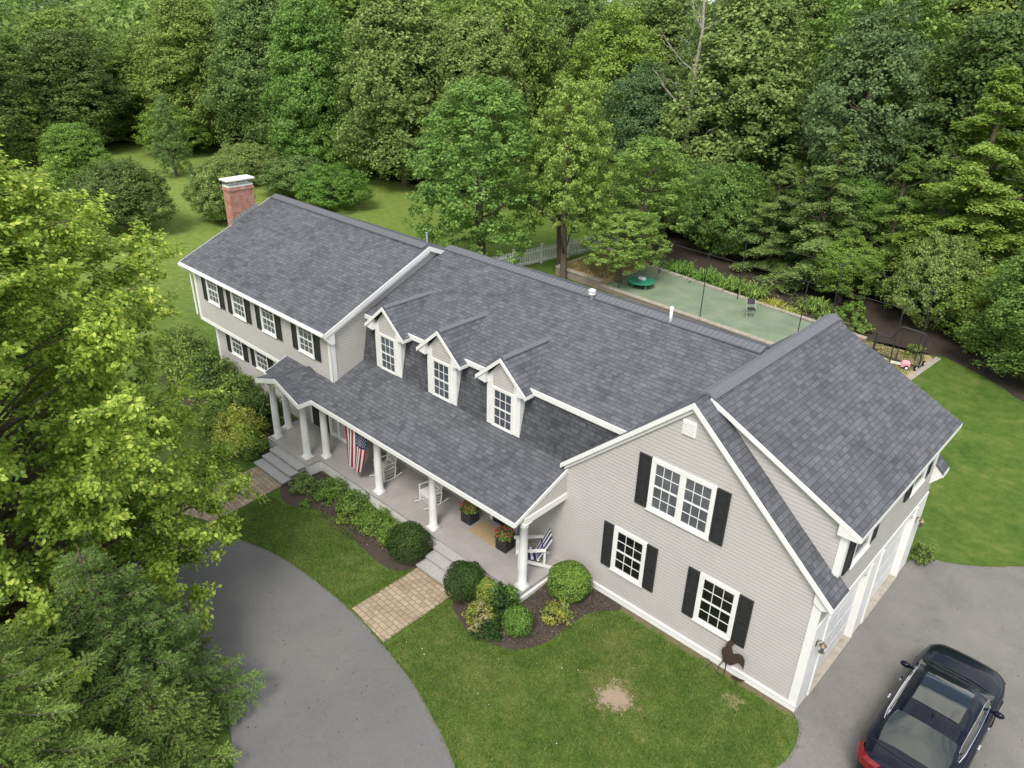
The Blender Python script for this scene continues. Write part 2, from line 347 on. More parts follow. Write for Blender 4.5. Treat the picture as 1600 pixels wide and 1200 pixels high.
# ------------------------------------------------------------------ the setting
def sheet(name, poly, mat_, off, step=.5, kind='structure'):
    xs = [p[0] for p in poly]; ys = [p[1] for p in poly]
    P = [Vector(p) for p in poly]; Ed = [(i, (i+1) % len(P)) for i in range(len(P))]
    for x in np.arange(min(xs), max(xs), step):
        for y in np.arange(min(ys), max(ys), step): P.append(Vector((x+.013, y+.017)))
    vo, eo, fo, *_ = geometry.delaunay_2d_cdt(P, Ed, [], 1, 1e-4)
    me = bpy.data.meshes.new(name); me.from_pydata([(v.x, v.y, gh(v.x, v.y)+off) for v in vo], [], [q for q in fo]); me.materials.append(mat_); me.update()
    if me.polygons and me.polygons[0].normal.z < 0: me.flip_normals()
    o = bpy.data.objects.new(name, me); col.objects.link(o); o['kind'] = kind; return o
def smooth_poly(pts, n=6, closed=False):       # Catmull-Rom through the points
    out_ = []; k_ = len(pts)
    for i in range(k_ if closed else k_-1):
        p = [np.array(pts[(i+j) % k_] if closed else pts[min(max(i+j, 0), k_-1)], float) for j in (-1, 0, 1, 2)]
        for t in np.linspace(0, 1, n, endpoint=False):
            q = .5*((2*p[1])+(-p[0]+p[2])*t+(2*p[0]-5*p[1]+4*p[2]-p[3])*t*t+(-p[0]+3*p[1]-3*p[2]+p[3])*t**3); out_.append((float(q[0]), float(q[1])))
    if not closed: out_.append(tuple(pts[-1]))
    return out_
gx = np.r_[np.array([-900, -500, -300, -200, -140, -100, -70, -50, -38, -30]), np.arange(-26, 4, .4), np.array([5, 8, 14, 30, 60, 120, 300])]
gy = np.r_[np.array([-300, -120, -60, -30, -22]), np.arange(-18, 3, .4), np.array([4, 8, 14, 22, 32, 45, 60, 90, 130, 200, 350, 900])]
gv = [(x, y, gh(x, y)) for y in gy for x in gx]; nx = len(gx)
me = bpy.data.meshes.new('lawn'); me.from_pydata(gv, [], [(j*nx+i, j*nx+i+1, (j+1)*nx+i+1, (j+1)*nx+i) for j in range(len(gy)-1) for i in range(nx-1)])
me.materials.append(M['lawn']); g_ = bpy.data.objects.new('lawn', me); col.objects.link(g_); g_['kind'] = 'structure'
edge = smooth_poly([(-19.5, -9.2), (-17.6, -7.2), (-16.2, -6.2), (-14.48, -5.57), (-13.2, -5.27), (-11.6, -5.15), (-9.9, -5.15), (-8.48, -5.31), (-7.12, -5.59), (-6.05, -5.91), (-5.16, -6.21), (-4.3, -6.6), (-3.2, -7.4), (-2.4, -8.6), (-1.9, -10.5), (-1.8, -14)])
sheet('driveway', edge+[(-5.6, -14), (-6.4, -11.4), (-7.6, -9.9), (-9.6, -9.0), (-12, -8.9), (-14, -9.4), (-16, -11)], M['asphalt'], .006)
d2_ = smooth_poly([(0.02, -.02), (.30, -.34), (.44, -.85), (.44, -1.4), (.2, -2.2), (-.4, -4), (-1.0, -7), (-1.4, -10), (-1.7, -14)])
d3_ = smooth_poly([(11, 12.2), (6, 11.2), (3.6, 10.4), (2.6, 9.74), (1.78, 8.92), (.92, 8.3), (.28, 8.05), (.02, 7.42)])
sheet('driveway', d2_+[(12, -14)]+d3_, M['asphalt2'], .010)
sheet('paver_path', [(-10.18, -2.6), (-8.60, -2.6), (-8.59, -5.24), (-10.18, -5.08)], M['paver'], .014)
sheet('paver_path', [(-18.2, -3.1), (-16.55, -3.1), (-16.3, -5.9), (-17.9, -6.6)], M['paver'], .014)
sheet('mulch_bed', smooth_poly([(-17.0, -2.4), (-16.5, -3.4), (-15.5, -3.75), (-14.7, -3.3), (-13.6, -3.0), (-12.25, -3.33), (-10.9, -3.41), (-10.3, -3.0), (-10.25, -1.9), (-13, -1.88), (-16.4, -1.9)], closed=True), M['mulch'], .008, .3)
sheet('mulch_bed', smooth_poly([(-8.55, -2.2), (-8.41, -2.98), (-7.9, -3.3), (-7.0, -3.55), (-5.98, -3.25), (-5.5, -2.47), (-5.45, -1.65), (-5.35, -.8), (-4.9, -.03), (-6.9, -.03), (-6.96, -1.8)], closed=True), M['mulch'], .008, .3)
sheet('mulch_bed', smooth_poly([(-27.5, -1.2), (-27.5, -2.6), (-24, -3.0), (-21, -3.4), (-19.4, -3.3), (-18.6, -2.6), (-18.9, -1.2), (-19.4, -.7), (-23, -.65)], closed=True), M['mulch'], .008, .4)
sheet('forest_floor', smooth_poly([(10, 22.5), (3, 21.4), (0, 21.6), (-1.25, 22.6), (-3.7, 23.9), (-4.6, 23.6), (-7.2, 23.2), (-15, 23.5), (-20.5, 24.6), (-25, 27.5), (-33, 31), (-42, 29), (-55, 27), (-70, 25), (-80, 19), (-86, 8), (-88, -8), (-150, -40), (-330, 40), (-330, 260), (60, 300), (60, 26)], 3, True), M['floor'], .006, 18)
# court behind the house
def stuffbox(name, a_, b_, c_, d_, z0, z1, mat_):   # four corners, extruded
    mb = MB(); mb.prism([(*p, z1) for p in (a_, b_, c_, d_)], (0, 0, z0-z1)); o = mb.build(name, mat_); o['kind'] = 'structure'; return o
stuffbox('court', (-20.6, 19.65), (-8.6, 18.95), (-8.6, 22.75), (-20.6, 24.2), -.05, .22, M['court'])
stuffbox('court_end', (-8.6, 18.95), (-7.25, 18.9), (-7.25, 22.85), (-8.6, 22.75), -.05, .215, M['red'])
stuffbox('sand_bed', (-23.8, 19.7), (-20.6, 19.65), (-20.6, 24.2), (-23.8, 25.0), -.05, .42, M['sand'])

# ------------------------------------------------------------------ the house
house = empty('house', (0, 0, 0), 0, 'long beige clapboard house with grey shingle roofs, porch and garage wing', 'house')
def P(name, mb, mat_, parent=house, smooth=False, label=None): return mb.build(name, mat_, parent, smooth, label)
XA, ZA = -3.594, 6.841         # garage wing ridge
SL = .885
def zr(x): return ZA-SL*(x-XA)          # right slope of the wing
def zl(x): return ZA-.898*(XA-x)
ZD = lambda x: ZA-.479*(x-XA)          # long dormer roof
# wing walls
T = .07
wg = MB(); wg.prism([(-7.07, 0, -.1), (0, 0, -.1), (0, 0, zr(0)-T-.03), (XA, 0, ZA-T-.05), (-7.07, 0, zl(-7.07)-T-.03)], (0, .2, 0))
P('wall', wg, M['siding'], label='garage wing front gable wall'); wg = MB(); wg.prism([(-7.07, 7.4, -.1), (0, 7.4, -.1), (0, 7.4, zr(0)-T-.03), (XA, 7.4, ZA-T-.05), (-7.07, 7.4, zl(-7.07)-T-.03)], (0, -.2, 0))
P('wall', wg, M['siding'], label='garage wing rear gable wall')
# garage side wall with two openings
gw = MB()
OPEN = [(.78, 3.22), (4.05, 6.5)]
gw.box(-.2, 0, .2, .78, -.1, 3.6); gw.box(-.2, 0, 3.22, 4.05, -.1, 3.6); gw.box(-.2, 0, 6.5, 7.2, -.1, 3.6)
for y0, y1 in OPEN: gw.box(-.2, 0, y0, y1, 2.42, 3.6)
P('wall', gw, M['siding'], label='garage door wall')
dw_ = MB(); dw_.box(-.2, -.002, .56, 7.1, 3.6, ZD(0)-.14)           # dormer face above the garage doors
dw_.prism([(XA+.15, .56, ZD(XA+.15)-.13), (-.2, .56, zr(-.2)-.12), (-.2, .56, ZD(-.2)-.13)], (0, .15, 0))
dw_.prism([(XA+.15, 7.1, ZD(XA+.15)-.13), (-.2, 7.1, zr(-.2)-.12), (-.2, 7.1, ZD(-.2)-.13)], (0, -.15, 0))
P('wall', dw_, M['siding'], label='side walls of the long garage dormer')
wt = MB()
wt.box(-7.0, .012, -.03, .0, .04, .22)                               # skirt board
wt.box(-7.0, .03, -.05, .0, .20, .245)
wt.box(-.17, .02, -.025, .0, .245, zr(-.1)-.18); wt.box(0, .025, -.02, .62, -.02, 2.62)
wt.box(0, .022, .62, .78, -.02, 2.56); wt.box(0, .022, 3.22, 4.05, -.02, 2.56); wt.box(0, .022, 6.5, 7.4, -.02, 2.56)
for y0, y1 in OPEN:
    wt.box(0, .022, y0, y1, 2.40, 2.56)
    for yy, sgn in ((y0, 1), (y1, -1)): wt.prism([(0.001, yy, 2.40), (0.001, yy+sgn*.32, 2.40), (0.001, yy, 2.08)], (-.16, 0, 0))
    wt.box(.022, .05, y0-.10, y0, -.02, 2.45); wt.box(.022, .05, y1, y1+.10, -.02, 2.45)
wt.box(.0, .02, .56, .70, 3.72, ZD(0)-.14); wt.box(-.14, .02, .538, .56, zr(-.07)+.0, ZD(-.07)-.16); wt.box(0, .02, 6.98, 7.1, 3.6, ZD(0)-.14)
P('corner_trim', wt, M['white'])
for (y0, y1) in OPEN:
    g = MB(); g.box(-.17, -.125, y0+.02, y1-.02, .05, 2.40); [g.box(-.1265, -.118, y0+.10+j*(y1-y0-.1)/4, y0+.56+j*(y1-y0-.1)/4, .14+i*.58, .54+i*.58) for i in range(4) for j in range(4)]; d_ = P('garage_door', g, M['white2']); g = MB(); g.box(-.17, .0, y0, y0+.02, .04, 2.42); g.box(-.17, .0, y1-.02, y1, .04, 2.42); g.box(-.17, 0, y0+.02, y1-.02, 2.40, 2.42); P('door_jamb', g, M['white'])
    sl_ = MB(); sl_.box(-.18, .06, y0-.0, y1+.0, -.05, .035); P('door_sill', sl_, M['concrete'])
# chamfered helper for roof planes
def slab(mb, pts, t=T, up=(0, 0, 1)):
    mb.prism(pts, (0, 0, -t))
rf = MB(); Y0, Y1 = -.13, 7.5
slab(rf, [(XA, Y0, ZA), (.272, Y0, zr(.272)), (.272, .70, zr(.272)), (-.03, .70, zr(-.03)), (-.03, .56, zr(-.03)), (XA, .56, ZA)])
slab(rf, [(-.35, 7.1, zr(-.35)), (.272, 7.1, zr(.272)), (.272, 7.55, zr(.272)), (-.35, 7.55, zr(-.35))])
slab(rf, [(XA, 7.0, ZA-.01), (-.35, 7.0, zr(-.35)-.01), (-.35, 7.5, zr(-.35)-.01), (XA, 7.5, ZA-.01)])
slab(rf, [(XA, Y0, ZA), (XA, Y1, ZA), (-7.2, Y1, zl(-7.2)), (-7.2, Y0, zl(-7.2))])
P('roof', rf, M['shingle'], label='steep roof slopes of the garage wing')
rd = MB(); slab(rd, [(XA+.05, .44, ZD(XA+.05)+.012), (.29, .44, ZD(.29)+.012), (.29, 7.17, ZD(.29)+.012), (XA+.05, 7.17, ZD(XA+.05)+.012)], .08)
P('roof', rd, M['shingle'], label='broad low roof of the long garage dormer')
def ridge_cap(mb, p0, p1, half, drop, n=40):   # overlapping cap shingles over a ridge along x or y
    p0, p1 = Vector(p0), Vector(p1); d = (p1-p0)/n; sd_ = Vector((d.y, -d.x, 0)).normalized()*half
    for i in range(n):
        a_ = p0+d*i; b_ = p0+d*(i+1.02); z0 = Vector((0, 0, .02)); z1 = Vector((0, 0, .035))
        for sg in (1, -1):
            mb.add([a_+z0, b_+z1, b_+sd_*sg+Vector((0, 0, .03-drop)), a_+sd_*sg+Vector((0, 0, .015-drop)), a_+Vector((0, 0, -.05)), b_+Vector((0, 0, -.05)), b_+sd_*sg+Vector((0, 0, -drop-.02)), a_+sd_*sg+Vector((0, 0, -drop-.02))],
                   [(0, 3, 2, 1) if sg > 0 else (0, 1, 2, 3), (3, 7, 6, 2), (1, 2, 6, 5), (0, 4, 7, 3)])
rc = MB(); ridge_cap(rc, (XA, .42, ZA+.04), (XA, 7.2, ZA+.04), .21, .10, 46); P('ridge_cap', rc, M['cap'])
# wing rakes and fascias
rk = MB()
def rake(mb, p0, p1, out_y, w_=.17, th=.035):     # white board under a sloping roof edge; faces out_y
    p0, p1 = Vector(p0), Vector(p1); mb.obox(p0+Vector((0, 0, -w_)), p1-p0, (0, out_y*th, 0), (0, 0, w_-.005))
rake(rk, (-7.2, Y0, zl(-7.2)), (XA, Y0, ZA), -1, .15); rake(rk, (XA, Y0, ZA), (.272, Y0, zr(.272)), -1, .15)
rk.obox((-7.12, -.075, zl(-7.12)-.27), (XA+7.12, 0, ZA-zl(-7.12)), (0, .07, 0), (0, 0, .12)); rk.obox((XA, -.075, ZA-.27), (.1-XA, 0, zr(.1)-ZA), (0, .07, 0), (0, 0, .12))
rk.prism([(-.17, -.08, zr(-.17)-.14), (.25, -.08, zr(.25)-.1), (.25, -.08, zr(.25)-.16), (0.02, -.08, 3.18), (-.17, -.08, 3.30)], (0, .075, 0))
rake(rk, (XA+.1, .44, ZD(XA+.1)), (.29, .44, ZD(.29)), -1, .12)
rk.prism([(-.20, .42, ZD(-.20)-.12), (.28, .42, ZD(.28)-.10), (.28, .42, ZD(.28)-.15), (.02, .42, ZD(.0)-.30), (-.20, .42, ZD(0)-.30)], (0, .13, 0))
rk.box(.27, .30, .44, 7.17, ZD(.29)-.13, ZD(.29)-.01); rk.box(.0, .27, .56, 7.1, ZD(.27)-.125, ZD(.27)-.10)
rk.box(.25, .285, -.12, .68, zr(.272)-.13, zr(.272)-.015); rk.box(.25, .285, 7.1, 7.55, zr(.272)-.14, zr(.272)-.01)
rk.prism([(-.1, 7.12, zr(-.1)-.1), (.27, 7.12, zr(.27)-.06), (.27, 7.12, zr(.27)-.14), (.0, 7.12, 2.95), (-.1, 7.12, 2.95)], (0, .1, 0))
P('rake_trim', rk, M['white'])
ve = MB()
ve.box(-3.86, -3.50, -.03, -.001, 5.90, 6.30)
for i in range(8): ve.obox((-3.83, -.055, 5.93+i*.043), (.30, 0, 0), (0, .035, .012), (0, -.006, .018))
P('gable_vent', ve, M['white'])

# windows
def window(x0, x1, z0, z1, org, U, Nn, cols=3, rows=4, glass='glass', cas=.10, double=False, parent=house, sill=True):
    U, Nn, org = Vector(U), Vector(Nn), Vector(org); Z = Vector((0, 0, 1))
    def B(mb, a0, a1, b0, b1, n0, n1): mb.obox(org+U*a0+Z*b0+Nn*n0, U*(a1-a0), Z*(b1-b0), Nn*(n1-n0))
    c = MB(); B(c, x0, x0+cas, z0, z1, 0, .045); B(c, x1-cas, x1, z0, z1, 0, .045); B(c, x0+cas, x1-cas, z1-cas, z1, 0, .045); B(c, x0+cas, x1-cas, z0, z0+cas*.7, 0, .045)
    if sill: B(c, x0-.02, x1+.02, z0-.035, z0, 0, .07)
    spans = [(x0+cas, x1-cas)]
    if double:
        mid = (x0+x1)/2; B(c, mid-.06, mid+.06, z0+cas*.7, z1-cas, 0, .045); spans = [(x0+cas, mid-.06), (mid+.06, x1-cas)]
    fr = c.build('window', M['white'], parent)
    for a0, a1 in spans:
        b0, b1 = z0+cas*.7, z1-cas; g = MB(); B(g, a0, a1, b0, b1, .002, .008); g.build('pane', M[glass], fr)
        s_ = MB(); t = .024; mid = (b0+b1)/2
        B(s_, a0, a0+t, b0, b1, .008, .03); B(s_, a1-t, a1, b0, b1, .008, .03); B(s_, a0+t, a1-t, b1-t, b1, .008, .03); B(s_, a0+t, a1-t, b0, b0+t*1.3, .008, .03); B(s_, a0+t, a1-t, mid-.02, mid+.02, .008, .034)
        mw = .008
        for i in range(1, cols): xx = a0+t+(a1-a0-2*t)*i/cols; B(s_, xx-mw, xx+mw, b0+t, mid-.02, .008, .022); B(s_, xx-mw, xx+mw, mid+.02, b1-t, .008, .022)
        for i in range(1, rows):
            if i*2 == rows: continue
            zz = b0+(b1-b0)*i/rows; B(s_, a0+t, a1-t, zz-mw, zz+mw, .008, .0215)
        s_.build('sash', M['white'], fr)
    return fr
def shutter(x0, x1, z0, z1, org, U, Nn, parent=house):
    U, Nn, org = Vector(U), Vector(Nn), Vector(org); Z = Vector((0, 0, 1)); c = MB()
    def B(a0, a1, b0, b1, n0, n1): c.obox(org+U*a0+Z*b0+Nn*n0, U*(a1-a0), Z*(b1-b0), Nn*(n1-n0))
    B(x0, x1, z0, z1, .012, .03); t = .045; B(x0, x0+t, z0, z1, .03, .05); B(x1-t, x1, z0, z1, .03, .05)
    for b0, b1 in ((z0, z0+.06), (z1-.05, z1), ((z0+z1)/2-.03, (z0+z1)/2+.03)): B(x0+t, x1-t, b0, b1, .03, .05)
    for i in range(14):
        zz = z0+.08+i*(z1-z0-.15)/14
        if abs(zz-(z0+z1)/2) > .05: B(x0+t, x1-t, zz, zz+.018, .03, .037)
    return c.build('shutter', M['black'], parent)
FX, FN = (1, 0, 0), (0, -1, 0)
window(-5.374, -4.356, 1.05, 2.45, (0, 0, 0), FX, FN)
shutter(-5.70, -5.385, 1.05, 2.45, (0, 0, 0), FX, FN); shutter(-4.345, -4.03, 1.05, 2.45, (0, 0, 0), FX, FN)
window(-2.815, -1.78, 1.0, 2.46, (0, 0, 0), FX, FN)
shutter(-3.14, -2.826, 1.0, 2.46, (0, 0, 0), FX, FN); shutter(-1.769, -1.42, 1.0, 2.46, (0, 0, 0), FX, FN)
window(-4.51, -2.774, 3.486, 4.949, (0, 0, 0), FX, FN, double=True, glass='glass_mid')
shutter(-4.87, -4.52, 3.486, 4.95, (0, 0, 0), FX, FN); shutter(-2.763, -2.42, 3.486, 4.95, (0, 0, 0), FX, FN)
SX, SN = (0, 1, 0), (1, 0, 0)
for a0, a1, b0, b1, c0, c1 in ((1.16, 2.28, .76, 1.15, 2.29, 2.66), (4.97, 6.06, 4.56, 4.96, 6.07, 6.46)):
    window(a0, a1, 3.62, 4.86, (0, 0, 0), SX, SN, glass='glass_blue', cas=.08, cols=1, rows=2); shutter(b0, b1, 3.64, 4.86, (0, 0, 0), SX, SN); shutter(c0, c1, 3.64, 4.86, (0, 0, 0), SX, SN)

# main block: lower front wall, gambrel slopes
PZ = lambda y: 3.435+.367*y
MZ = lambda y: 5.164+.417*(y-.417)
YR = 4.036; ZR = MZ(YR)
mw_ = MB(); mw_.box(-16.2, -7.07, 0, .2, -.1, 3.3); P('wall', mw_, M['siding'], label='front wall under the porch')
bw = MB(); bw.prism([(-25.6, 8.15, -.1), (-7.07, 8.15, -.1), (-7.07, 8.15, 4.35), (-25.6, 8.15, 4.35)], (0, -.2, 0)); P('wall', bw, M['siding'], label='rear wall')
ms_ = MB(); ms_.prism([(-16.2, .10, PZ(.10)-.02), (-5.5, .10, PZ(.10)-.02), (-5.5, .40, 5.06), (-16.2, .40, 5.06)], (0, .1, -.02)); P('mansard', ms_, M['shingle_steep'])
mr = MB(); slab(mr, [(-16.2, .30, MZ(.30)), (-5.42, .30, MZ(.30)), (-3.72, YR, ZR), (-16.2, YR, ZR)]); slab(mr, [(-16.2, YR, ZR), (-3.9, YR, ZR), (-5.6, 8.7, ZR-.417*(8.7-YR)), (-16.2, 8.7, ZR-.417*(8.7-YR))])
P('roof', mr, M['shingle'], label='upper slope of the middle block')
mf = MB(); mf.box(-16.2, -5.46, .255, .30, MZ(.30)-.15, MZ(.30)-.005); mf.box(-16.2, -5.5, .30, .40, MZ(.30)-.20, MZ(.30)-.10); P('eave_trim', mf, M['white'])
rc = MB(); ridge_cap(rc, (-16.1, YR, ZR+.03), (-4.0, YR, ZR+.045), .25, .09, 80); P('ridge_cap', rc, M['cap'])
# the three dormers
def dormer(cx):
    yf = .11; xl, xr_ = cx-.655, cx+.655; zb = 3.44; ze = 5.02; zt = 5.84
    d_ = MB(); d_.prism([(xl, yf, zb-.05), (xr_, yf, zb-.05), (xr_, yf, ze), (cx, yf, zt-.10), (xl, yf, ze)], (0, .04, 0))
    d_.box(xl, xl+.03, yf+.04, .8, zb, ze+.1); d_.box(xr_-.03, xr_, yf+.04, .8, zb, ze+.1)
    o = P('dormer', d_, M['white'])
    g = MB(); g.prism([(cx-.40, yf, 4.82), (cx+.40, yf, 4.82), (cx+.40, yf, 5.18), (cx, yf, 5.60), (cx-.40, yf, 5.18)], (0, -.012, 0)); P('gable_siding', g, M['siding'], o)
    window(cx-.42, cx+.42, 3.52, 4.80, (0, yf, 0), FX, FN, glass='glass_blue', cas=.07, parent=o, sill=False)
    rf_ = MB(); yo = yf-.15; s_ = (zt-ze)/1.0
    for sg in (-1, 1):
        xo = cx+sg*.97; zo = zt-.86*.97
        ym = lambda z: (z-5.164)/.417+.417
        rf_.prism([(cx, yo, zt), (xo, yo, zo), (xo, max(ym(zo), .3)+.05, zo), (cx, ym(zt)+.05, zt)], (0, 0, -.05))
    P('dormer_roof', rf_, M['shingle'], o)
    t_ = MB()
    for sg in (-1, 1):
        p0 = Vector((cx, yo, zt-.01)); p1 = Vector((cx+sg*.97, yo, zt-.86*.97-.01)); t_.obox(p0+Vector((0, 0, -.13)), p1-p0, (0, -.025, 0), (0, 0, .13))
        t_.prism([(cx+sg*.60, yo+.01, ze-.16), (cx+sg*.95, yo+.01, zt-.86*.95-.12), (cx+sg*.60, yo+.01, zt-.86*.60-.11)], (0, .14, 0))
        t_.box(*sorted((cx+sg*.955, cx+sg*.985)), yo, .36, zt-.86*.97-.12, zt-.86*.97-.02)
    P('rake_trim', t_, M['white'], o)
    rc_ = MB(); ridge_cap(rc_, (cx, yo+.05, zt+.01), (cx, ym(zt), zt+.01), .10, .06, 12); P('ridge_cap', rc_, M['cap'], o)
for cx in (-14.80, -12.20, -9.60): dormer(cx)

# two-storey block at the far end
XR, XL = -16.226, -25.61; YF, Y1F = -1.116, -.58
LZ = lambda y: 6.86-.436*(3.10-y); BZ = lambda y: 6.86-.436*(y-3.10)
lw = MB(); lw.prism([(XR, YF, 2.6), (XR, YF, LZ(YF)-.12), (XR, 3.10, 6.74), (XR, 8.2, BZ(8.2)-.12), (XR, 8.2, 2.6)], (-.2, 0, 0)); lw.box(XL, XR-.2, YF, YF+.2, 2.62, LZ(YF)-.12)
lw.prism([(XL, YF+.2, 2.62), (XL, YF+.2, LZ(YF+.2)-.12), (XL, 3.10, 6.74), (XL, 8.2, BZ(8.2)-.12), (XL, 8.2, 2.62)], (.2, 0, 0))
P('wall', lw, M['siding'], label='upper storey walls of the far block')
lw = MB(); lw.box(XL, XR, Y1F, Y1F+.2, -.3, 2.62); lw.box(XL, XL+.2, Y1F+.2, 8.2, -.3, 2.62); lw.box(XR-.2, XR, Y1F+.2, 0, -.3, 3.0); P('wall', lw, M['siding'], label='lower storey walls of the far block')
lt = MB(); lt.box(XL-.02, XR, YF-.02, Y1F, 2.50, 2.64); lt.box(XL-.025, XL+.15, YF-.025, YF, 2.64, LZ(YF)-.2); lt.box(XR-.16, XR+.02, YF-.025, YF, 2.95, LZ(YF)-.2); lt.box(XR, XR+.022, YF-.025, YF+.15, 2.95, LZ(YF)-.1)
lt.box(XL-.02, XL+.15, Y1F-.022, Y1F, -.2, 2.50); lt.box(XL-.025, XL, YF, YF+.15, 2.64, LZ(YF)-.1); lt.box(XR-.15, XR+.02, Y1F-.022, Y1F, .25, 2.9); lt.box(XR, XR+.02, Y1F, Y1F+.13, .25, 2.9)
P('corner_trim', lt, M['white'])
lr = MB(); YE = -1.40
slab(lr, [(-26.07, YE, LZ(YE)), (-16.10, YE, LZ(YE)), (-16.10, 3.10, 6.86), (-26.07, 3.10, 6.86)]); slab(lr, [(-26.07, 3.10, 6.86), (-16.10, 3.10, 6.86), (-16.10, 8.6, BZ(8.6)), (-26.07, 8.6, BZ(8.6))])
P('roof', lr, M['shingle'], label='roof of the far two-storey block')
rc = MB(); ridge_cap(rc, (-26.0, 3.10, 6.89), (-16.2, 3.10, 6.905), .25, .09, 64); P('ridge_cap', rc, M['cap'])
lt = MB()
def rakex(mb, p0, p1, w_=.17, th=.03): p0, p1 = Vector(p0), Vector(p1); mb.obox(p0+Vector((0, 0, -w_)), p1-p0, (th, 0, 0), (0, 0, w_-.005))
rakex(lt, (-16.10, YE, LZ(YE)), (-16.10, 3.10, 6.86)); rakex(lt, (-16.10, 3.10, 6.86), (-16.10, 4.4, BZ(4.4)))
lt.obox((-16.226, YF, LZ(YF)-.26), (0, 3.10-YF, 6.86-LZ(YF)), (.125, 0, 0), (0, 0, .10))
lt.box(-26.07, -16.12, YE-.03, YE, LZ(YE)-.12, LZ(YE)-.005); lt.box(-26.0, -16.12, YE, YF, LZ(YE)-.12, LZ(YE)-.09)
lt.prism([(-16.24, YE, LZ(YE)-.12), (-16.24, YF+.1, LZ(YF)-.12), (-16.24, YF+.1, 4.45), (-16.24, YF-.06, 4.45), (-16.24, YE, LZ(YE)-.2)], (.14, 0, 0))
rakex(lt, (-26.10, YE, LZ(YE)), (-26.10, 3.10, 6.86))
P('rake_trim', lt, M['white'])
gt = MB(); gt.box(-26.07, -16.12, YE-.09, YE-.03, LZ(YE)-.11, LZ(YE)-.05); gt.tube([(-25.95, YE-.08, LZ(YE)-.1), (-25.8, YF-.06, 4.45), (-25.72, YF-.07, 2.7)], .04); P('gutter', gt, M['white'])
for a0, a1 in ((-24.582, -23.643), (-22.638, -21.672), (-20.553, -19.587), (-18.173, -17.198)):
    window(a0, a1, 3.582, 4.715, (0, YF, 0), FX, FN, glass='glass_mid', cas=.085); shutter(a0-.34, a0-.01, 3.57, 4.72, (0, YF, 0), FX, FN); shutter(a1+.01, a1+.34, 3.57, 4.72, (0, YF, 0), FX, FN)
for a0, a1 in ((-24.385, -23.43), (-22.47, -21.52)):
    window(a0, a1, 1.22, 2.40, (0, Y1F, 0), FX, FN, glass='glass_mid', cas=.085); shutter(a0-.33, a0-.01, 1.22, 2.40, (0, Y1F, 0), FX, FN); shutter(a1+.01, a1+.33, 1.22, 2.40, (0, Y1F, 0), FX, FN)
# chimney
ch = MB(); ch.box(-26.58, -26.08, 1.10, 2.18, -.1, 7.42); ch.box(-26.61, -26.05, 1.07, 2.21, 7.27, 7.36); c_ = P('chimney', ch, M['brick'])
cp = MB(); cp.box(-26.58, -26.08, 1.10, 2.18, 7.42, 7.47); cp.box(-26.66, -26.0, 1.02, 2.26, 7.67, 7.72); P('chimney_cap', cp, M['white'], c_)
cm = MB()
for i in range(13):
    t = i/12; cm.box(-26.57, -26.56, 1.10+t*1.06, 1.11+t*1.06, 7.47, 7.67); cm.box(-26.10, -26.09, 1.10+t*1.06, 1.11+t*1.06, 7.47, 7.67)
    if i < 6: cm.box(-26.56+i*.09, -26.55+i*.09, 1.11, 1.12, 7.47, 7.67); cm.box(-26.56+i*.09, -26.55+i*.09, 2.16, 2.17, 7.47, 7.67)
P('spark_screen', cm, M['grey_metal'], c_)
fl_ = MB()
for i in range(8): y = 1.0+i*.155; fl_.box(-26.085, -26.07, y, y+.17, LZ(y)-.02, LZ(y)+.20)
P('step_flashing', fl_, M['grey_metal'], c_)
# vents on the roof
pv = MB(); pv.cyl((-6.78, 3.85, MZ(3.85)-.05), (-6.78, 3.85, 7.10), .045, n=12); P('vent_pipe', pv, M['white'], smooth=True)
pv = MB(); pv.lathe([(.06, 0), (.06, .16), (.11, .17), (.11, .22), (.07, .24), (.115, .26), (.115, .31), (.05, .34)], (-9.52, 3.80, MZ(3.80)-.02), 14); P('vent_pipe', pv, M['white'], smooth=True)
pv = MB(); pv.cyl((-16.6, 3.42, BZ(3.42)-.05), (-16.6, 3.42, 7.18), .04, n=10); P('vent_pipe', pv, M['grey_metal'])

# porch
DZ = .25; EY = -2.034
pf = MB(); pf.box(-19.25, -6.97, -1.86, 0, DZ-.045, DZ); pf.box(-18.95, -16.35, -2.38, -1.86, DZ-.045, DZ); P('porch_floor', pf, M['deck'])
bl = MB()
for i in range(24):
    x = -19.2
    y = -1.84+i*.14
    if y < -.05: bl.box(-16.1 if y > -.58 else -19.24, -6.98, y, y+.004, DZ, DZ+.0012)
P('deck_joint', bl, M['concrete'])
ps = MB(); ps.box(-19.2, -18.95, -1.83, -1.80, -.3, DZ-.045); ps.box(-18.93, -16.37, -2.36, -2.33, -.3, DZ-.045); ps.box(-16.38, -7.0, -1.83, -1.80, -.3, DZ-.045); ps.box(-7.03, -7.0, -1.80, 0, -.15, DZ-.045); ps.box(-16.40, -16.37, -2.33, -1.83, -.3, DZ-.045); ps.box(-7.02, -6.94, -1.9, 0, -.03, .10); P('porch_skirt', ps, M['white'])
def column(x, y, h_=2.20):
    c = MB(); c.box(x-.17, x+.17, y-.17, y+.17, DZ, DZ+.05)
    c.lathe([(.165, .05), (.175, .075), (.165, .10), (.135, .115), (.14, .14), (.122, .16), (.125, .5), (.12, 1.2), (.105, h_-.16), (.118, h_-.15), (.118, h_-.12), (.106, h_-.11), (.108, h_-.06), (.135, h_-.04), (.135, h_-.03)], (x, y, DZ), 20)
    c.box(x-.15, x+.15, y-.15, y+.15, DZ+h_-.03, DZ+h_+.005); P('porch_column', c, M['white'], smooth=True)
for x, y in ((-18.68, -2.08), (-19.02, -1.44), (-16.80, -2.08), (-16.38, -1.58), (-13.42, -1.58), (-10.80, -1.58), (-7.16, -1.56)): column(x, y)
pr = MB()
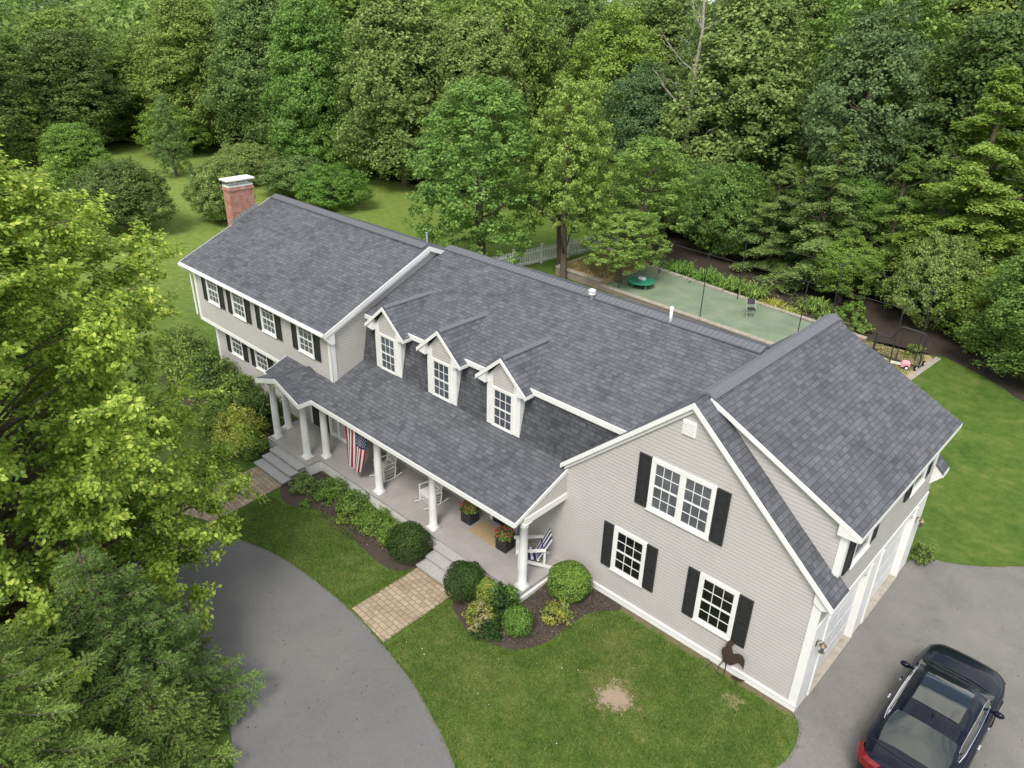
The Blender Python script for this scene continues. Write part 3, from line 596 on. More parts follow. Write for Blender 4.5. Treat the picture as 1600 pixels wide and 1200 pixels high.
slab(pr, [(-19.12, EY, PZ(EY)), (-7.07, EY, PZ(EY)), (-7.07, .11, PZ(.11)), (-16.2, .11, PZ(.11)), (-16.2, YF+.02, PZ(YF+.02)), (-19.12, YF+.02, PZ(YF+.02))], .06)
P('roof', pr, M['shingle'], label='shingled porch roof')
po = MB(); ZP = PZ(EY)-.0; AP = (-17.6, 3.14)
for (xo, sg) in ((-18.93, -1), (-16.27, 1)):
    po.prism([(xo, -2.50, ZP), (AP[0], -2.50, AP[1]), (AP[0], -.80, AP[1]), (xo, EY+.05, ZP+.01)], (0, 0, -.05))
P('roof', po, M['shingle'], label='small entry gable roof on the porch')
pt_ = MB()
for xo in (-18.93, -16.27):
    p0 = Vector((xo, -2.50, ZP)); p1 = Vector((AP[0], -2.50, AP[1])); pt_.obox(p0+Vector((0, 0, -.17)), p1-p0, (0, -.03, 0), (0, 0, .165))
pt_.prism([(-18.75, -2.44, ZP-.02), (AP[0], -2.44, AP[1]-.14), (-16.45, -2.44, ZP-.02), (-16.45, -2.44, ZP-.13)]+[(-17.6+1.0*math.cos(t), -2.44, 2.50+.28*math.sin(t)) for t in np.linspace(0, math.pi, 9)]+[(-18.75, -2.44, ZP-.13)], (0, .06, 0))
pt_.box(-16.30, -16.25, -2.52, EY, ZP-.16, ZP-.01); pt_.box(-18.95, -18.90, -2.52, EY, ZP-.16, ZP-.01)
pt_.box(-16.27, -7.07, EY-.03, EY, PZ(EY)-.15, PZ(EY)-.004); pt_.box(-19.14, -18.9, EY-.03, EY, PZ(EY)-.15, PZ(EY)-.004)
rakex(pt_, (-7.07, EY, PZ(EY)), (-7.07, 0, PZ(0)), .13); rakex(pt_, (-19.15, EY, PZ(EY)), (-19.15, YF, PZ(YF)), .13)
P('eave_trim', pt_, M['white'])
pb = MB(); pb.box(-16.5, -7.02, -1.68, -1.48, 2.45, 2.64); pb.box(-7.20, -7.02, -1.48, 0, 2.45, 2.64); pb.box(-16.47, -16.29, -1.48, -.6, 2.45, 2.64); pb.box(-18.78, -16.70, -2.18, -1.98, 2.45, 2.62); pb.box(-18.8, -18.6, -1.98, -.6, 2.45, 2.64); pb.box(-16.9, -16.72, -1.98, -1.6, 2.45, 2.62); pb.box(-19.1, -16.5, -1.54, -1.36, 2.452, 2.62)
P('porch_beam', pb, M['white'])
pg = MB(); pg.prism([(-7.085, -1.9, 2.64), (-7.085, 0, 2.64), (-7.085, 0, PZ(0)-.10), (-7.085, -1.9, PZ(-1.9)-.09)], (.03, 0, 0)); P('gable_siding', pg, M['siding'])
pc = MB(); pc.box(-19.1, -16.21, -1.95, -.59, 2.64, 2.655); pc.box(-16.21, -7.09, -1.95, -.005, 2.64, 2.655); P('porch_ceiling', pc, M['white'])
dr_ = MB(); dr_.box(-18.62, -17.55, Y1F-.05, Y1F, DZ, 2.34); dr_.box(-18.1, -18.07, Y1F-.07, Y1F-.05, 1.0, 1.2); o_ = P('front_door', dr_, M['black']); hd = MB(); hd.box(-17.66, -17.61, Y1F-.10, Y1F-.05, 1.2, 1.34); P('door_handle', hd, M['chrome'], o_)
dt = MB(); dt.box(-18.76, -18.62, Y1F-.06, Y1F, DZ, 2.45); dt.box(-17.55, -17.41, Y1F-.06, Y1F, DZ, 2.45); dt.box(-18.62, -17.55, Y1F-.06, Y1F, 2.34, 2.45); dt.box(-17.05, -16.95, Y1F-.05, Y1F, DZ, 2.4); dt.box(-17.41, -16.4, Y1F-.03, Y1F, DZ, DZ+.13); P('door_casing', dt, M['white']); dt = MB(); dt.box(-9.8, -8.92, -.05, 0, 2.34, 2.45); dt.box(-9.92, -9.8, -.05, 0, DZ, 2.45); dt.box(-8.92, -8.8, -.05, 0, DZ, 2.45); P('door_casing', dt, M['white'])
dr_ = MB(); dr_.box(-9.8, -8.92, -.04, 0, DZ, 2.34); P('front_door', dr_, M['black'], label='black side door behind the doormat')
for a0 in (-15.2, -12.6, -11.2): window(a0, a0+.95, 1.0, 2.3, (0, 0, 0), FX, FN, glass='glass')
window(-20.1, -19.2, .75, 2.3, (0, Y1F, 0), FX, FN, glass='glass', cas=.09)
for i, (z1, y0) in enumerate(((.155, -2.12), (.03, -2.44), (-.095, -2.78))):
    s_ = MB(); s_.box(-10.22, -8.62, y0, -1.86, z1-.055, z1); so_ = P('porch_step', s_, M['step']); s_ = MB(); s_.box(-10.180000000000001, -8.659999999999998, y0+.04, -1.86, -.32, z1-.055); P('riser', s_, M['wallstone'], so_)
for i, (z1, y0) in enumerate(((.155, -2.68), (.03, -2.99), (-.095, -3.32))):
    s_ = MB(); s_.box(-18.32, -16.5, y0, -2.39, z1-.055, z1); so_ = P('porch_step', s_, M['step']); s_ = MB(); s_.box(-18.28, -16.54, y0+.04, -2.39, -.32, z1-.055); P('riser', s_, M['wallstone'], so_)
fo_ = MB(); fo_.box(-7.02, .0, -.012, .1, -.2, .04); P('foundation', fo_, M['concrete'])
def lamp(y, z):
    l_ = MB(); l_.box(.022, .035, y-.05, y+.05, z-.05, z+.12); l_.tube([(.03, y, z+.08), (.10, y, z+.16), (.17, y, z+.14)], .012, 6); l_.lathe([(.02, -.18), (.075, -.14), (.055, -.13)], (.17, y, z), 8); 
    o = P('wall_lamp', l_, M['brass']); l_ = MB(); l_.lathe([(.09, .05), (.02, .13), (.01, .16)], (.17, y, z), 8); P('lamp_cap', l_, M['brass'], o); g = MB(); g.lathe([(.035, -.12), (.05, .04)], (.17, y, z), 8); P('lamp_glass', g, M['glass_mid'], o)
lamp(.26, 1.98); lamp(6.86, 1.84)

# ------------------------------------------------------------------ things on and around the porch
def rocking_chair(x, y, rz, label):
    r_ = empty('rocking_chair', (x, y, DZ), rz, label, 'rocking chair', 'white rocking chairs on the porch')
    W_ = .27
    for sx in (-W_, W_):
        mb = MB(); mb.tube([(sx, -.42, .075), (sx, -.25, .035), (sx, 0, .018), (sx, .25, .035), (sx, .5, .10)], .02, 6); mb.build('rocker', M['white'], r_)
        for nm, pts in (('leg', [(sx, -.22, .04), (sx, -.22, .62)]), ('leg', [(sx, .20, .03), (sx, .26, .42)]), ('arm', [(sx, -.26, .63), (sx, .28, .60)]), ('back_post', [(sx*.9, .24, .40), (sx*.9, .40, 1.10)])):
            mb = MB(); mb.tube(pts, .022, 6); mb.build(nm, M['white'], r_)
    mb = MB(); mb.box(-W_, W_, -.26, .25, .40, .43); mb.build('seat', M['white'], r_)
    mb = MB()
    for k in range(7): t = -W_*.8+k*W_*1.6/6; mb.beam((t, .26, .46), (t, .39, 1.03), .03, .012, (0, 1, 0))
    mb.beam((-W_*.9, .395, 1.06), (W_*.9, .395, 1.06), .08, .02, (0, 1, .3)); mb.beam((-W_*.9, .27, .50), (W_*.9, .27, .50), .04, .02, (0, 1, 0)); mb.build('backrest', M['white'], r_)
    mb = MB()
    for z in (.16, .26, .33): mb.beam((-W_, -.22, z), (W_, -.22, z), .018, .018); mb.beam((-W_, -.22, z), (-W_, .22, z), .016, .016); mb.beam((W_, -.22, z), (W_, .22, z), .016, .016)
    mb.build('stretcher', M['white'], r_); return r_
rocking_chair(-13.98, -.92, R(-4), 'white rocking chair just right of the flag, a pale cushion on its seat')
rocking_chair(-11.83, -.80, R(-8), 'white rocking chair standing behind the fourth porch column, slatted back')
cu = empty('seat_cushion', (-13.98, -.92, DZ+.43), 0, 'pale patterned cushion lying on the rocking chair near the flag', 'cushion'); mb = MB(); mb.lathe([(.16, 0), (.22, .02), (.23, .05), (.19, .08), (.05, .09)], n=10); mb.build('cushion_pad', M['wicker'], cu, True)
ad = empty('adirondack_chair', (-7.72, -.66, DZ), R(-42), 'white and purple slatted garden chair at the garage end of the porch', 'garden chair')
for k, x in enumerate(np.linspace(-.22, .22, 7)):
    mb = MB(); top = 1.02-.9*x*x*1.6; mb.beam((x, .20, .20), (x*1.25, .58, top), .062, .015, (0, 1, 0)); mb.build('back_slat', M['navy' if k % 2 else 'white'], ad)
for k in range(7):
    mb = MB(); y = -.32+k*.085; mb.box(-.27, .27, y, y+.07, .40-k*.03, .415-k*.03); mb.build('seat_slat', M['navy' if k % 2 else 'white'], ad)
for sx in (-.31, .31):
    mb = MB(); mb.prism([(sx, -.36, .0), (sx, -.24, .0), (sx, -.24, .62), (sx, -.36, .62)], (.02, 0, 0)); mb.build('leg', M['white'], ad)
    mb = MB(); mb.prism([(sx, -.36, .28), (sx, -.36, .40), (sx, .62, .06), (sx, .66, .0), (sx, .50, .0)], (.022, 0, 0)); mb.build('leg', M['white'], ad)
    mb = MB(); mb.box(sx-.05, sx+.07, -.42, .42, .62, .64); mb.build('arm', M['white'], ad); mb = MB(); mb.prism([(sx, .36, .1), (sx, .42, .1), (sx, .42, .62), (sx, .36, .62)], (.02, 0, 0)); mb.build('arm_post', M['white'], ad)
mb = MB(); mb.beam((-.3, .36, .56), (.3, .36, .56), .06, .02, (0, 1, 0)); mb.build('back_rail', M['navy'], ad)

mt = MB(); mt.box(-9.95, -8.75, -.95, -.25, DZ+.002, DZ+.02); tag(mt.build('doormat', M['mat_tan']), 'tan doormat lying on the porch between two black planters', 'doormat')
rng = np.random.default_rng(5)

# ------------------------------------------------------------------ foliage
def norm(a): return a/np.maximum(np.linalg.norm(a, axis=-1, keepdims=True), 1e-9)
def leaf_mesh(name, P_, N_, size, mats, aspect=1.0, shape='quad', sizes=None, D_=None, fold=.25):
    """one leaf per row of P_: four-sided leaves folded along the midrib, facing N_"""
    n = len(P_); rg = np.random.default_rng(n); N_ = norm(N_)
    rd = rg.normal(size=(n, 3)) if D_ is None else D_
    A = norm(rd-N_*np.sum(rd*N_, 1, keepdims=True)); B_ = np.cross(N_, A)
    s_ = (size*rg.uniform(.55, 1.5, n) if sizes is None else sizes)[:, None]
    L = A*s_*.5; W_ = B_*s_*.5*aspect; up = N_*s_*fold*.5
    if shape == 'quad':
        V = np.stack([P_-L, P_-W_+up, P_+L, P_+W_+up], 1); k = 4; F_ = np.array([[0, 1, 2, 3]]); loops = 4
    else:              # six-point pointed leaf, two halves
        V = np.stack([P_-L, P_-L*.25-W_+up, P_+L*.45-W_*.7+up*.6, P_+L*1.05-up*.5, P_+L*.45+W_*.7+up*.6, P_-L*.25+W_+up], 1); k = 6; loops = 4; F_ = np.array([[0, 1, 2, 3], [0, 3, 4, 5]])
    me = bpy.data.meshes.new(name); me.vertices.add(n*k); me.vertices.foreach_set('co', V.astype(np.float32).ravel())
    idx = (np.arange(n)[:, None, None]*k+F_[None]).ravel(); nf = n*len(F_)
    me.loops.add(len(idx)); me.loops.foreach_set('vertex_index', idx.astype(np.int32)); me.polygons.add(nf)
    me.polygons.foreach_set('loop_start', (np.arange(nf)*loops).astype(np.int32)); me.polygons.foreach_set('loop_total', np.full(nf, loops, np.int32))
    for q in (mats if isinstance(mats, list) else [mats]): me.materials.append(q)
    me.update(calc_edges=True); return me
def sph(rg, n): return norm(rg.normal(size=(n, 3)))
def crown_points(seed, kind, rx, h, z0, n, clump=.75):
    """leaf positions and normals for a crown of radius rx and height h starting at z0"""
    rg = np.random.default_rng(seed); P_ = []; N_ = []
    if kind == 'cone':            # layered, drooping sprays round a leader
        nb = int(h*9); per = max(8, n//nb)
        for i in range(nb):
            t = (i+rg.uniform(0, 1))/nb; z = z0+h*t; reach = rx*(1-t)**.75*rg.uniform(.65, 1.12)+.15; az = rg.uniform(0, 2*math.pi)
            d = np.array([math.cos(az), math.sin(az)]); s_ = rg.uniform(0, 1, per)**.6*reach; wd = .15+.30*s_*(1-.55*s_/reach)
            off = rg.normal(0, 1, per)*wd*.55; x = d[0]*s_-d[1]*off; y = d[1]*s_+d[0]*off
            zz = z+.18*s_-.20*s_*s_/max(reach, .5)+rg.normal(0, .07, per)-.25*np.abs(off)
            P_.append(np.c_[x, y, zz]); nn = np.c_[np.full(per, d[0]*.45), np.full(per, d[1]*.45), np.full(per, .9)]+rg.normal(0, .32, (per, 3)); N_.append(nn)
        return np.concatenate(P_), np.concatenate(N_)
    nl = {'round': 15, 'tall': 22, 'loose': 24, 'column': 12, 'dense': 7}[kind]
    lobes = []
    for i in range(nl):
        t = (i+.5)/nl; d = sph(rg, 1)[0]
        if kind in ('tall', 'loose', 'column'):
            z = z0+h*(.08+.84*t); env = math.sin(math.pi*(.30+.62*t))**.75; az = i*2.4+rg.uniform(-.5, .5); ro = rx*env*rg.uniform(.40, .72)
            c = np.array([math.cos(az)*ro, math.sin(az)*ro, z]); rr = rx*rg.uniform(.30, .46)*(.60+.50*env)
        else:
            c = np.array([d[0]*rx*.58, d[1]*rx*.58, z0+h*.5+d[2]*h*.34]); rr = rx*rg.uniform(.36, .54)
        lobes.append((c, rr))
    per = 46; nc = n//per; ph = rg.uniform(0, 6.28, 8)
    ctr = []; nrm = []; tot = sum(q[1]**2 for q in lobes)
    for c, rr in lobes:                       # half of the clumps on the lobes
        m_ = max(3, int(nc*.55*rr**2/tot)); d = sph(rg, m_); d[:, 2] = np.where(d[:, 2] < -.6, -d[:, 2], d[:, 2]); ctr.append(c+d*(rr*rg.uniform(.75, 1.1, m_))[:, None]); nrm.append(d)
    m_ = int(nc*.45); az = rg.uniform(0, 6.28, m_)       # the rest close the gaps between them
    if kind in ('tall', 'loose', 'column'):
        t = rg.uniform(.02, 1, m_); env = np.sin(math.pi*(.26+.70*t))**.7; rad = rx*env*(.80+.16*np.sin(az*3+t*9+ph[0])+.12*np.sin(az*5-t*14+ph[1])); d = np.c_[np.cos(az), np.sin(az), (t-.45)*1.1]
        ctr.append(np.c_[np.cos(az)*rad, np.sin(az)*rad, z0+h*t*.98]); nrm.append(norm(d))
    else:
        d = sph(rg, m_); lump = .84+.15*np.sin(d[:, 0]*5+ph[0])*np.sin(d[:, 1]*5+ph[1])+.1*np.sin(d[:, 2]*7+ph[2]); ctr.append(np.c_[d[:, 0]*rx*lump, d[:, 1]*rx*lump, z0+h*.5+d[:, 2]*h*.5*lump]); nrm.append(d)
    ctr = np.concatenate(ctr); nrm = np.concatenate(nrm); m_ = len(ctr)
    dd = sph(rg, m_*per).reshape(m_, per, 3); cr = clump*rg.uniform(.5, 1.15, m_)
    q = ctr[:, None]+dd*(cr[:, None]*rg.uniform(.35, 1, (m_, per)))[..., None]*np.array([1, 1, .75])
    nn = norm(dd*.6+nrm[:, None]*.9+np.array([0, 0, .35]))+rg.normal(0, .45, (m_, per, 3)); P_.append(q.reshape(-1, 3)); N_.append(nn.reshape(-1, 3))
    return np.concatenate(P_), np.concatenate(N_)
def trunk_mb(seed, h, r0, rx, z0, ch, bare=False, lean=.25):
    rg = np.random.default_rng(seed+77); mb = MB(); pts = []; rs = []; x = y = 0
    for i in range(7):
        t = i/6; pts.append((x, y, h*t-.1)); rs.append(r0*(1-.8*t)+.015); x += rg.normal(0, lean*.35); y += rg.normal(0, lean*.35)
    mb.tube(pts, rs, 8)
    for i in range(16 if bare else 11):
        t = rg.uniform(.28, .95); k_ = min(5, int(t*6)); b_ = np.array(pts[k_]); az = rg.uniform(0, 6.28); ln = rx*rg.uniform(.5, .95)*(1.15-.5*t); up = rg.uniform(.35, .9)
        d = np.array([math.cos(az), math.sin(az), up]); q = [b_, b_+d*ln*.4, b_+d*ln*.75+np.array([0, 0, .12*ln]), b_+d*ln+np.array([0, 0, .3*ln])]
        mb.tube(q, [rs[k_]*.5, rs[k_]*.32, rs[k_]*.2, .012], 5)
        if bare or i % 2 == 0:
            for j in range(5 if bare else 2):
                a2 = az+rg.uniform(-1.2, 1.2); e2 = q[1+j % 3]+np.array([math.cos(a2), math.sin(a2), rg.uniform(.2, 1.3)])*ln*rg.uniform(.3, .6); mb.tube([q[1+j % 3], (q[1+j % 3]+e2)/2+rg.normal(0, .05*ln, 3), e2], [rs[k_]*.2, rs[k_]*.12, .008], 4)
    return mb
PROTO = {}
def proto(kind, v):
    """unit trees: crown radius 3, height 12 including the trunk"""
    key = (kind, v)
    if key not in PROTO:
        seed = 100*v+{'round': 1, 'tall': 2, 'loose': 3, 'cone': 4, 'column': 5, 'high': 6, 'bushy': 7}[kind]
        n, sz, cl = {'round': (52000, .14, .50), 'bushy': (36000, .135, .42), 'tall': (72000, .138, .50), 'loose': (38000, .14, .42), 'high': (24000, .145, .40), 'cone': (56000, .13, .6), 'column': (28000, .15, .42)}[kind]
        z0 = {'round': .5, 'tall': .8, 'loose': 1.1, 'high': 3.6, 'cone': .3, 'column': .3, 'bushy': .1}[kind]; H = 5.6 if kind == 'bushy' else 12
        P_, N_ = crown_points(seed, {'high': 'loose', 'bushy': 'round'}.get(kind, kind), 3.0, H-z0-.2, z0, n, cl)
        cm_ = leaf_mesh('crown', P_, N_, sz, LF['mid'], .62 if kind != 'cone' else .5)
        tr = trunk_mb(seed, H*.88, .22 if H > 6 else .14, 2.6, z0, 9); to = tr.build('trunk', M['bark']); tm = to.data; bpy.data.objects.remove(to)
        PROTO[key] = (cm_, tm)
    return PROTO[key]
def tree(kind, v, x, y, r_, h_, mat_, label, name='tree', cat='tree', group=None, z=0, rz=None, bark='bark'):
    if kind == 'round' and h_/r_ < 2.3: kind = 'bushy'
    cm_, tm = proto(kind, v)
    o = empty(name, (x, y, z), (x*7.3+y*3.1) % 6.28 if rz is None else rz, label, cat, group); o.scale = (r_/3*1.0, r_/3*1.0, h_/(5.6 if kind == 'bushy' else 12))
    c = bpy.data.objects.new('crown', cm_); col.objects.link(c); c.parent = o; c.material_slots[0].link = 'OBJECT'; c.material_slots[0].material = LF[mat_]
    t = bpy.data.objects.new('trunk', tm); col.objects.link(t); t.parent = o
    t.material_slots[0].link = 'OBJECT'; t.material_slots[0].material = M[bark]
    return o
named = []
def nt_(kind, v, x, y, r_, h_, mat_, label, name='tree', cat='tree', **kw): named.append((x, y, r_)); return tree(kind, v, x, y, r_, h_, mat_, label, name, cat, **kw)
# trees one can tell apart
nt_('loose', 1, -27.4, 16.6, 3.9, 10.9, 'yellow', 'large loose leafy tree right behind the middle of the house roof', 'leafy_tree')
nt_('high', 2, -23.15, 19.23, 2.6, 11.0, 'yellow', 'slender light green tree whose bare trunk stands before the corner of the block wall', 'leafy_tree')
nt_('high', 3, -21.4, 24.4, 3.0, 7.8, 'yellow', 'yellow green tree behind the straw bed, left of the green court', 'leafy_tree')
nt_('high', 3, -20.2, 20.6, 2.5, 4.2, 'yellow', 'small spreading multi stemmed tree shading the left end of the green court', 'leafy_tree', z=.2)
nt_('high', 1, -24.6, 20.6, 2.2, 8.4, 'yellow', 'yellow green tree with a slim trunk right beside the picket fence', 'leafy_tree')
nt_('column', 4, -25.5, 28.5, 1.7, 6.0, 'olive', 'small young tree beyond the far end of the picket fence', 'leafy_tree')
nt_('round', 1, -29.0, 35.0, 3.6, 10.8, 'blue', 'blue green round tree above the yellow green trees, centre of the wood edge', 'leafy_tree')
nt_('cone', 1, -12.2, 28.6, 3.4, 8.9, 'olive', 'hemlock with a pointed top rising behind the ball court', 'hemlock_tree')
nt_('cone', 2, -15.6, 29.6, 2.6, 6.8, 'olive', 'smaller hemlock left of the pointed hemlock behind the court', 'hemlock_tree')
nt_('cone', 3, -6.2, 31.0, 4.4, 12.3, 'fresh', 'broad bright green hemlock at the right behind the practice net', 'hemlock_tree')
nt_('cone', 1, -1.8, 31.5, 4.4, 12.8, 'fresh', 'hemlock at the right edge of the view, tallest of the bright ones', 'hemlock_tree')
nt_('cone', 2, -9.2, 30.6, 2.8, 8.2, 'mid', 'mid green hemlock between the pointed one and the broad bright one', 'hemlock_tree')
nt_('tall', 2, -.6, 24.3, 2.9, 6.6, 'mid', 'low leafy tree overhanging the right lawn beside the mulch', 'leafy_tree')
nt_('round', 2, 1.6, 27.6, 3.0, 8.5, 'deep', 'darker leafy tree behind the one overhanging the right lawn', 'leafy_tree')
nt_('round', 3, -10.3, 27.4, 1.7, 4.2, 'fresh', 'low bright leafy tree under the hemlocks, just behind the court', 'leafy_tree')
nt_('round', 1, -18.8, 29.8, 2.6, 5.6, 'mid', 'low leafy tree behind the left part of the green court', 'leafy_tree')
nt_('round', 2, -22.8, 34.2, 3.0, 5.4, 'deep', 'dark low tree behind the far court corner', 'leafy_tree')
nt_('tall', 1, -55.7, 5.2, 2.6, 6.2, 'fresh', 'vine covered bright green tree on the far left lawn', 'leafy_tree')
nt_('round', 3, -48.6, 5.0, 3.1, 4.3, 'deep', 'dark rounded tree on the left lawn beside the vine covered one', 'leafy_tree')
nt_('round', 2, -52.2, 4.6, 2.2, 3.0, 'blue', 'grey green low tree between the vine covered tree and the dark rounded tree', 'leafy_tree')
nt_('round', 1, -46.9, 10.9, 2.3, 4.0, 'olive', 'pale olive bushy tree left of the brick chimney', 'leafy_tree')
nt_('column', 1, -62.7, 14.9, 1.6, 6.9, 'olive', 'narrow upright young tree on the far lawn in front of the wood', 'young_tree')
nt_('column', 2, -74.6, 8.0, 1.8, 6.3, 'mid', 'narrow leafy tree at the far edge of the left lawn', 'young_tree')
nt_('tall', 3, -79.0, 13.4, 4.6, 11.0, 'deep', 'dark broad tree at the left wood edge, right of the pale gap', 'leafy_tree')
nt_('tall', 1, -76.5, 4.5, 5.0, 10.8, 'deep', 'dark tree at the left edge of the wood, beside the far lawn', 'leafy_tree')
nt_('tall', 2, -73.5, 22.5, 4.6, 14.6, 'mid', 'tall tree in pale green leaf right of the dark gap in the wood', 'leafy_tree')
nt_('tall', 3, -65.5, 25.6, 4.8, 15.2, 'olive', 'tall olive tree behind the narrow young tree', 'leafy_tree')
nt_('tall', 1, -57.5, 25.8, 4.2, 14.4, 'yellow', 'tall yellow green tree wrapped in vines above the chimney', 'leafy_tree')
nt_('tall', 2, -47.4, 27.4, 5.2, 15.8, 'olive', 'big grey green tree standing left of the tree behind the roof', 'leafy_tree')
nt_('tall', 3, -41.6, 30.2, 4.2, 13.4, 'olive', 'grey green tree filling the gap right of the biggest one', 'leafy_tree')
nt_('round', 3, -44.9, 18.6, 2.7, 2.9, 'fresh', 'bright rounded bush tree above the left roof ridge', 'leafy_tree')
nt_('round', 1, -50.3, 19.0, 3.0, 2.8, 'olive', 'brownish olive bush tree right of the chimney', 'leafy_tree')
nt_('round', 2, -56.6, 18.0, 2.8, 3.2, 'olive', 'olive bush tree behind the chimney top', 'leafy_tree')
nt_('round', 3, -52.0, 27.2, 3.6, 4.6, 'fresh', 'bright vine covered bush tree at the wood edge above the ridge', 'leafy_tree')
nt_('round', 3, -71.6, 19.4, 3.4, 4.4, 'fresh', 'low bright tree beside the dark gap at the back of the lawn', 'leafy_tree')
nt_('tall', 1, -23.4, 37.5, 5.6, 15.6, 'olive', 'wide olive tree towering behind the court', 'leafy_tree')
nt_('loose', 2, -17.6, 44.5, 6.0, 18.0, 'yellow', 'very tall tree with pale forked trunk high above the hemlocks', 'leafy_tree', bark='bark_pale')
nt_('tall', 3, -8.5, 39.5, 5.2, 14.8, 'deep', 'tall dark tree behind the bright hemlocks', 'leafy_tree')
nt_('loose', 1, -.5, 38.5, 5.2, 14.6, 'olive', 'olive tree with sparse limbs at the upper right', 'leafy_tree')
nt_('round', 2, -36.2, 40.5, 4.4, 14.4, 'fresh', 'bright flat topped tree in the middle of the wood', 'leafy_tree')
nt_('tall', 2, -12.0, 53.5, 6.0, 18.5, 'mid', 'tall mid green tree behind the dark one at the upper right', 'leafy_tree')
nt_('tall', 1, -16.8, 56.0, 6.0, 19.0, 'deep', 'dark tall tree at the very back, upper right', 'leafy_tree')
# dead grey tree
dt_ = empty('dead_tree', (-25.3, 34.6, 0), 0, 'leafless grey dead tree among the green ones, upper middle', 'dead tree'); trunk_mb(3, 15.5, .22, 3.0, 0, 0, True, .5).build('trunk', M['bark_pale'], dt_); named.append((-25.3, 34.6, 2))
# the wood behind: individual trees, rejected where they would crowd the ones above
rg = np.random.default_rng(11)
edge_pts = np.array([(6, 26), (0, 30), (-10, 33), (-20, 36), (-32, 36), (-45, 33), (-58, 30), (-72, 26), (-82, 16), (-87, 2), (-90, -14)], float)
WL = {'deep': ('dark green wood tree, crown merging with its neighbours behind the yard', 'dark trees of the wood'), 'mid': ('mid green wood tree, crown merging with its neighbours behind the yard', 'mid green trees of the wood'),
      'olive': ('olive green wood tree, crown merging with its neighbours behind the yard', 'olive trees of the wood'), 'yellow': ('yellow green wood tree, crown merging with its neighbours behind the yard', 'yellow green trees of the wood'), 'blue': ('blue green wood tree, crown merging with its neighbours behind the yard', 'blue green trees of the wood')}
camp = np.array([CX, CY]); fwd = norm(np.array([f.x, f.y])[None])[0]; placed = [(x, y, max(2.6, r_*.75)) for x, y, r_ in named]; cnt = 0
for i in range(9000):
    seg = rg.integers(0, len(edge_pts)-1); t = rg.uniform(); e0 = edge_pts[seg]*(1-t)+edge_pts[seg+1]*t
    d = norm((e0-camp)[None])[0]; depth = rg.uniform(0, 1)**1.3*(32 if seg < 6 else 75); p = e0+d*depth
    v = p-camp; cs = (v@fwd)/np.linalg.norm(v); sn = (v[0]*fwd[1]-v[1]*fwd[0])/np.linalg.norm(v)
    if abs(math.degrees(math.asin(sn))) > 39: continue
    dist = np.linalg.norm(v); r_ = rg.uniform(3.0, 4.6)+(.02*dist)
    if any((p[0]-a_)**2+(p[1]-b_)**2 < (c_+r_*.62)**2 for a_, b_, c_ in placed): continue
    placed.append((p[0], p[1], r_*.62))
    near = seg < 6; h_ = rg.uniform(13.5, 19) if near else rg.uniform(9.0, 12.6)
    if not near and depth > 20: h_ = rg.uniform(9.5, 13.2)
    mt_ = ['deep', 'mid', 'olive', 'yellow', 'blue', 'mid', 'olive'][rg.integers(0, 7)]; kd = ['round', 'tall', 'tall', 'loose'][rg.integers(0, 4)]
    if kd == 'loose' and not near: kd = 'tall'
    tree(kd, int(rg.integers(1, 4)), float(p[0]), float(p[1]), float(r_), float(h_), mt_, WL[mt_][0], 'woodland_tree', 'tree', WL[mt_][1]); cnt += 1
    if cnt >= 150: break
cnt2 = 0
for i in range(4000):
    seg = rg.integers(0, len(edge_pts)-1); t = rg.uniform(); e0 = edge_pts[seg]*(1-t)+edge_pts[seg+1]*t; d = norm((e0-camp)[None])[0]; p = e0+d*rg.uniform(-5.5 if seg < 6 else 0, 3); v = p-camp; sn = (v[0]*fwd[1]-v[1]*fwd[0])/np.linalg.norm(v)
    if abs(math.degrees(math.asin(sn))) > 37: continue
    r_ = rg.uniform(1.9, 3.2)
    if any((p[0]-a_)**2+(p[1]-b_)**2 < (c_*.55+r_*.62)**2 for a_, b_, c_ in placed): continue
    placed.append((p[0], p[1], r_*.8)); mt_ = ['fresh', 'mid', 'deep', 'olive'][rg.integers(0, 4)]
    tree('round', int(rg.integers(1, 4)), float(p[0]), float(p[1]), float(r_), float(rg.uniform(2.6, 6.0)), mt_, 'low leafy understorey tree filling the foot of the wood', 'understorey_tree', 'tree', 'understorey at the wood edge'); cnt2 += 1
    if cnt2 >= 60: break
print('wood trees', cnt, cnt2)
# far-off canopy as one mass
PP = []; NN = []
for i in range(460):
    az = rg.uniform(-40, 12); dd = rg.uniform(105, 330); ca = math.atan2(fwd[1], fwd[0])-R(az) ; px = CX+math.cos(ca)*dd; py = CY+math.sin(ca)*dd; rr = rg.uniform(5, 8.5); hh = rg.uniform(9, 13)
    q = sph(rg, 1100); q[:, 2] = np.abs(q[:, 2]); lump = 1+.22*np.sin(q[:, 0]*5+i)*np.sin(q[:, 1]*6+2*i); PP.append(np.c_[px+q[:, 0]*rr*lump, py+q[:, 1]*rr*lump, hh-rr*.62+q[:, 2]*rr*.72*lump-rg.uniform(0, .5, 1100)]); NN.append(q+rg.normal(0, .35, q.shape))
PP = np.concatenate(PP); NN = np.concatenate(NN)
fw = bpy.data.objects.new('far_woodland', leaf_mesh('far_woodland', PP, NN, .62, LF['mid'], .7)); col.objects.link(fw); tag(fw, 'distant wooded canopy fading out at the top left', 'woodland', kind='stuff')

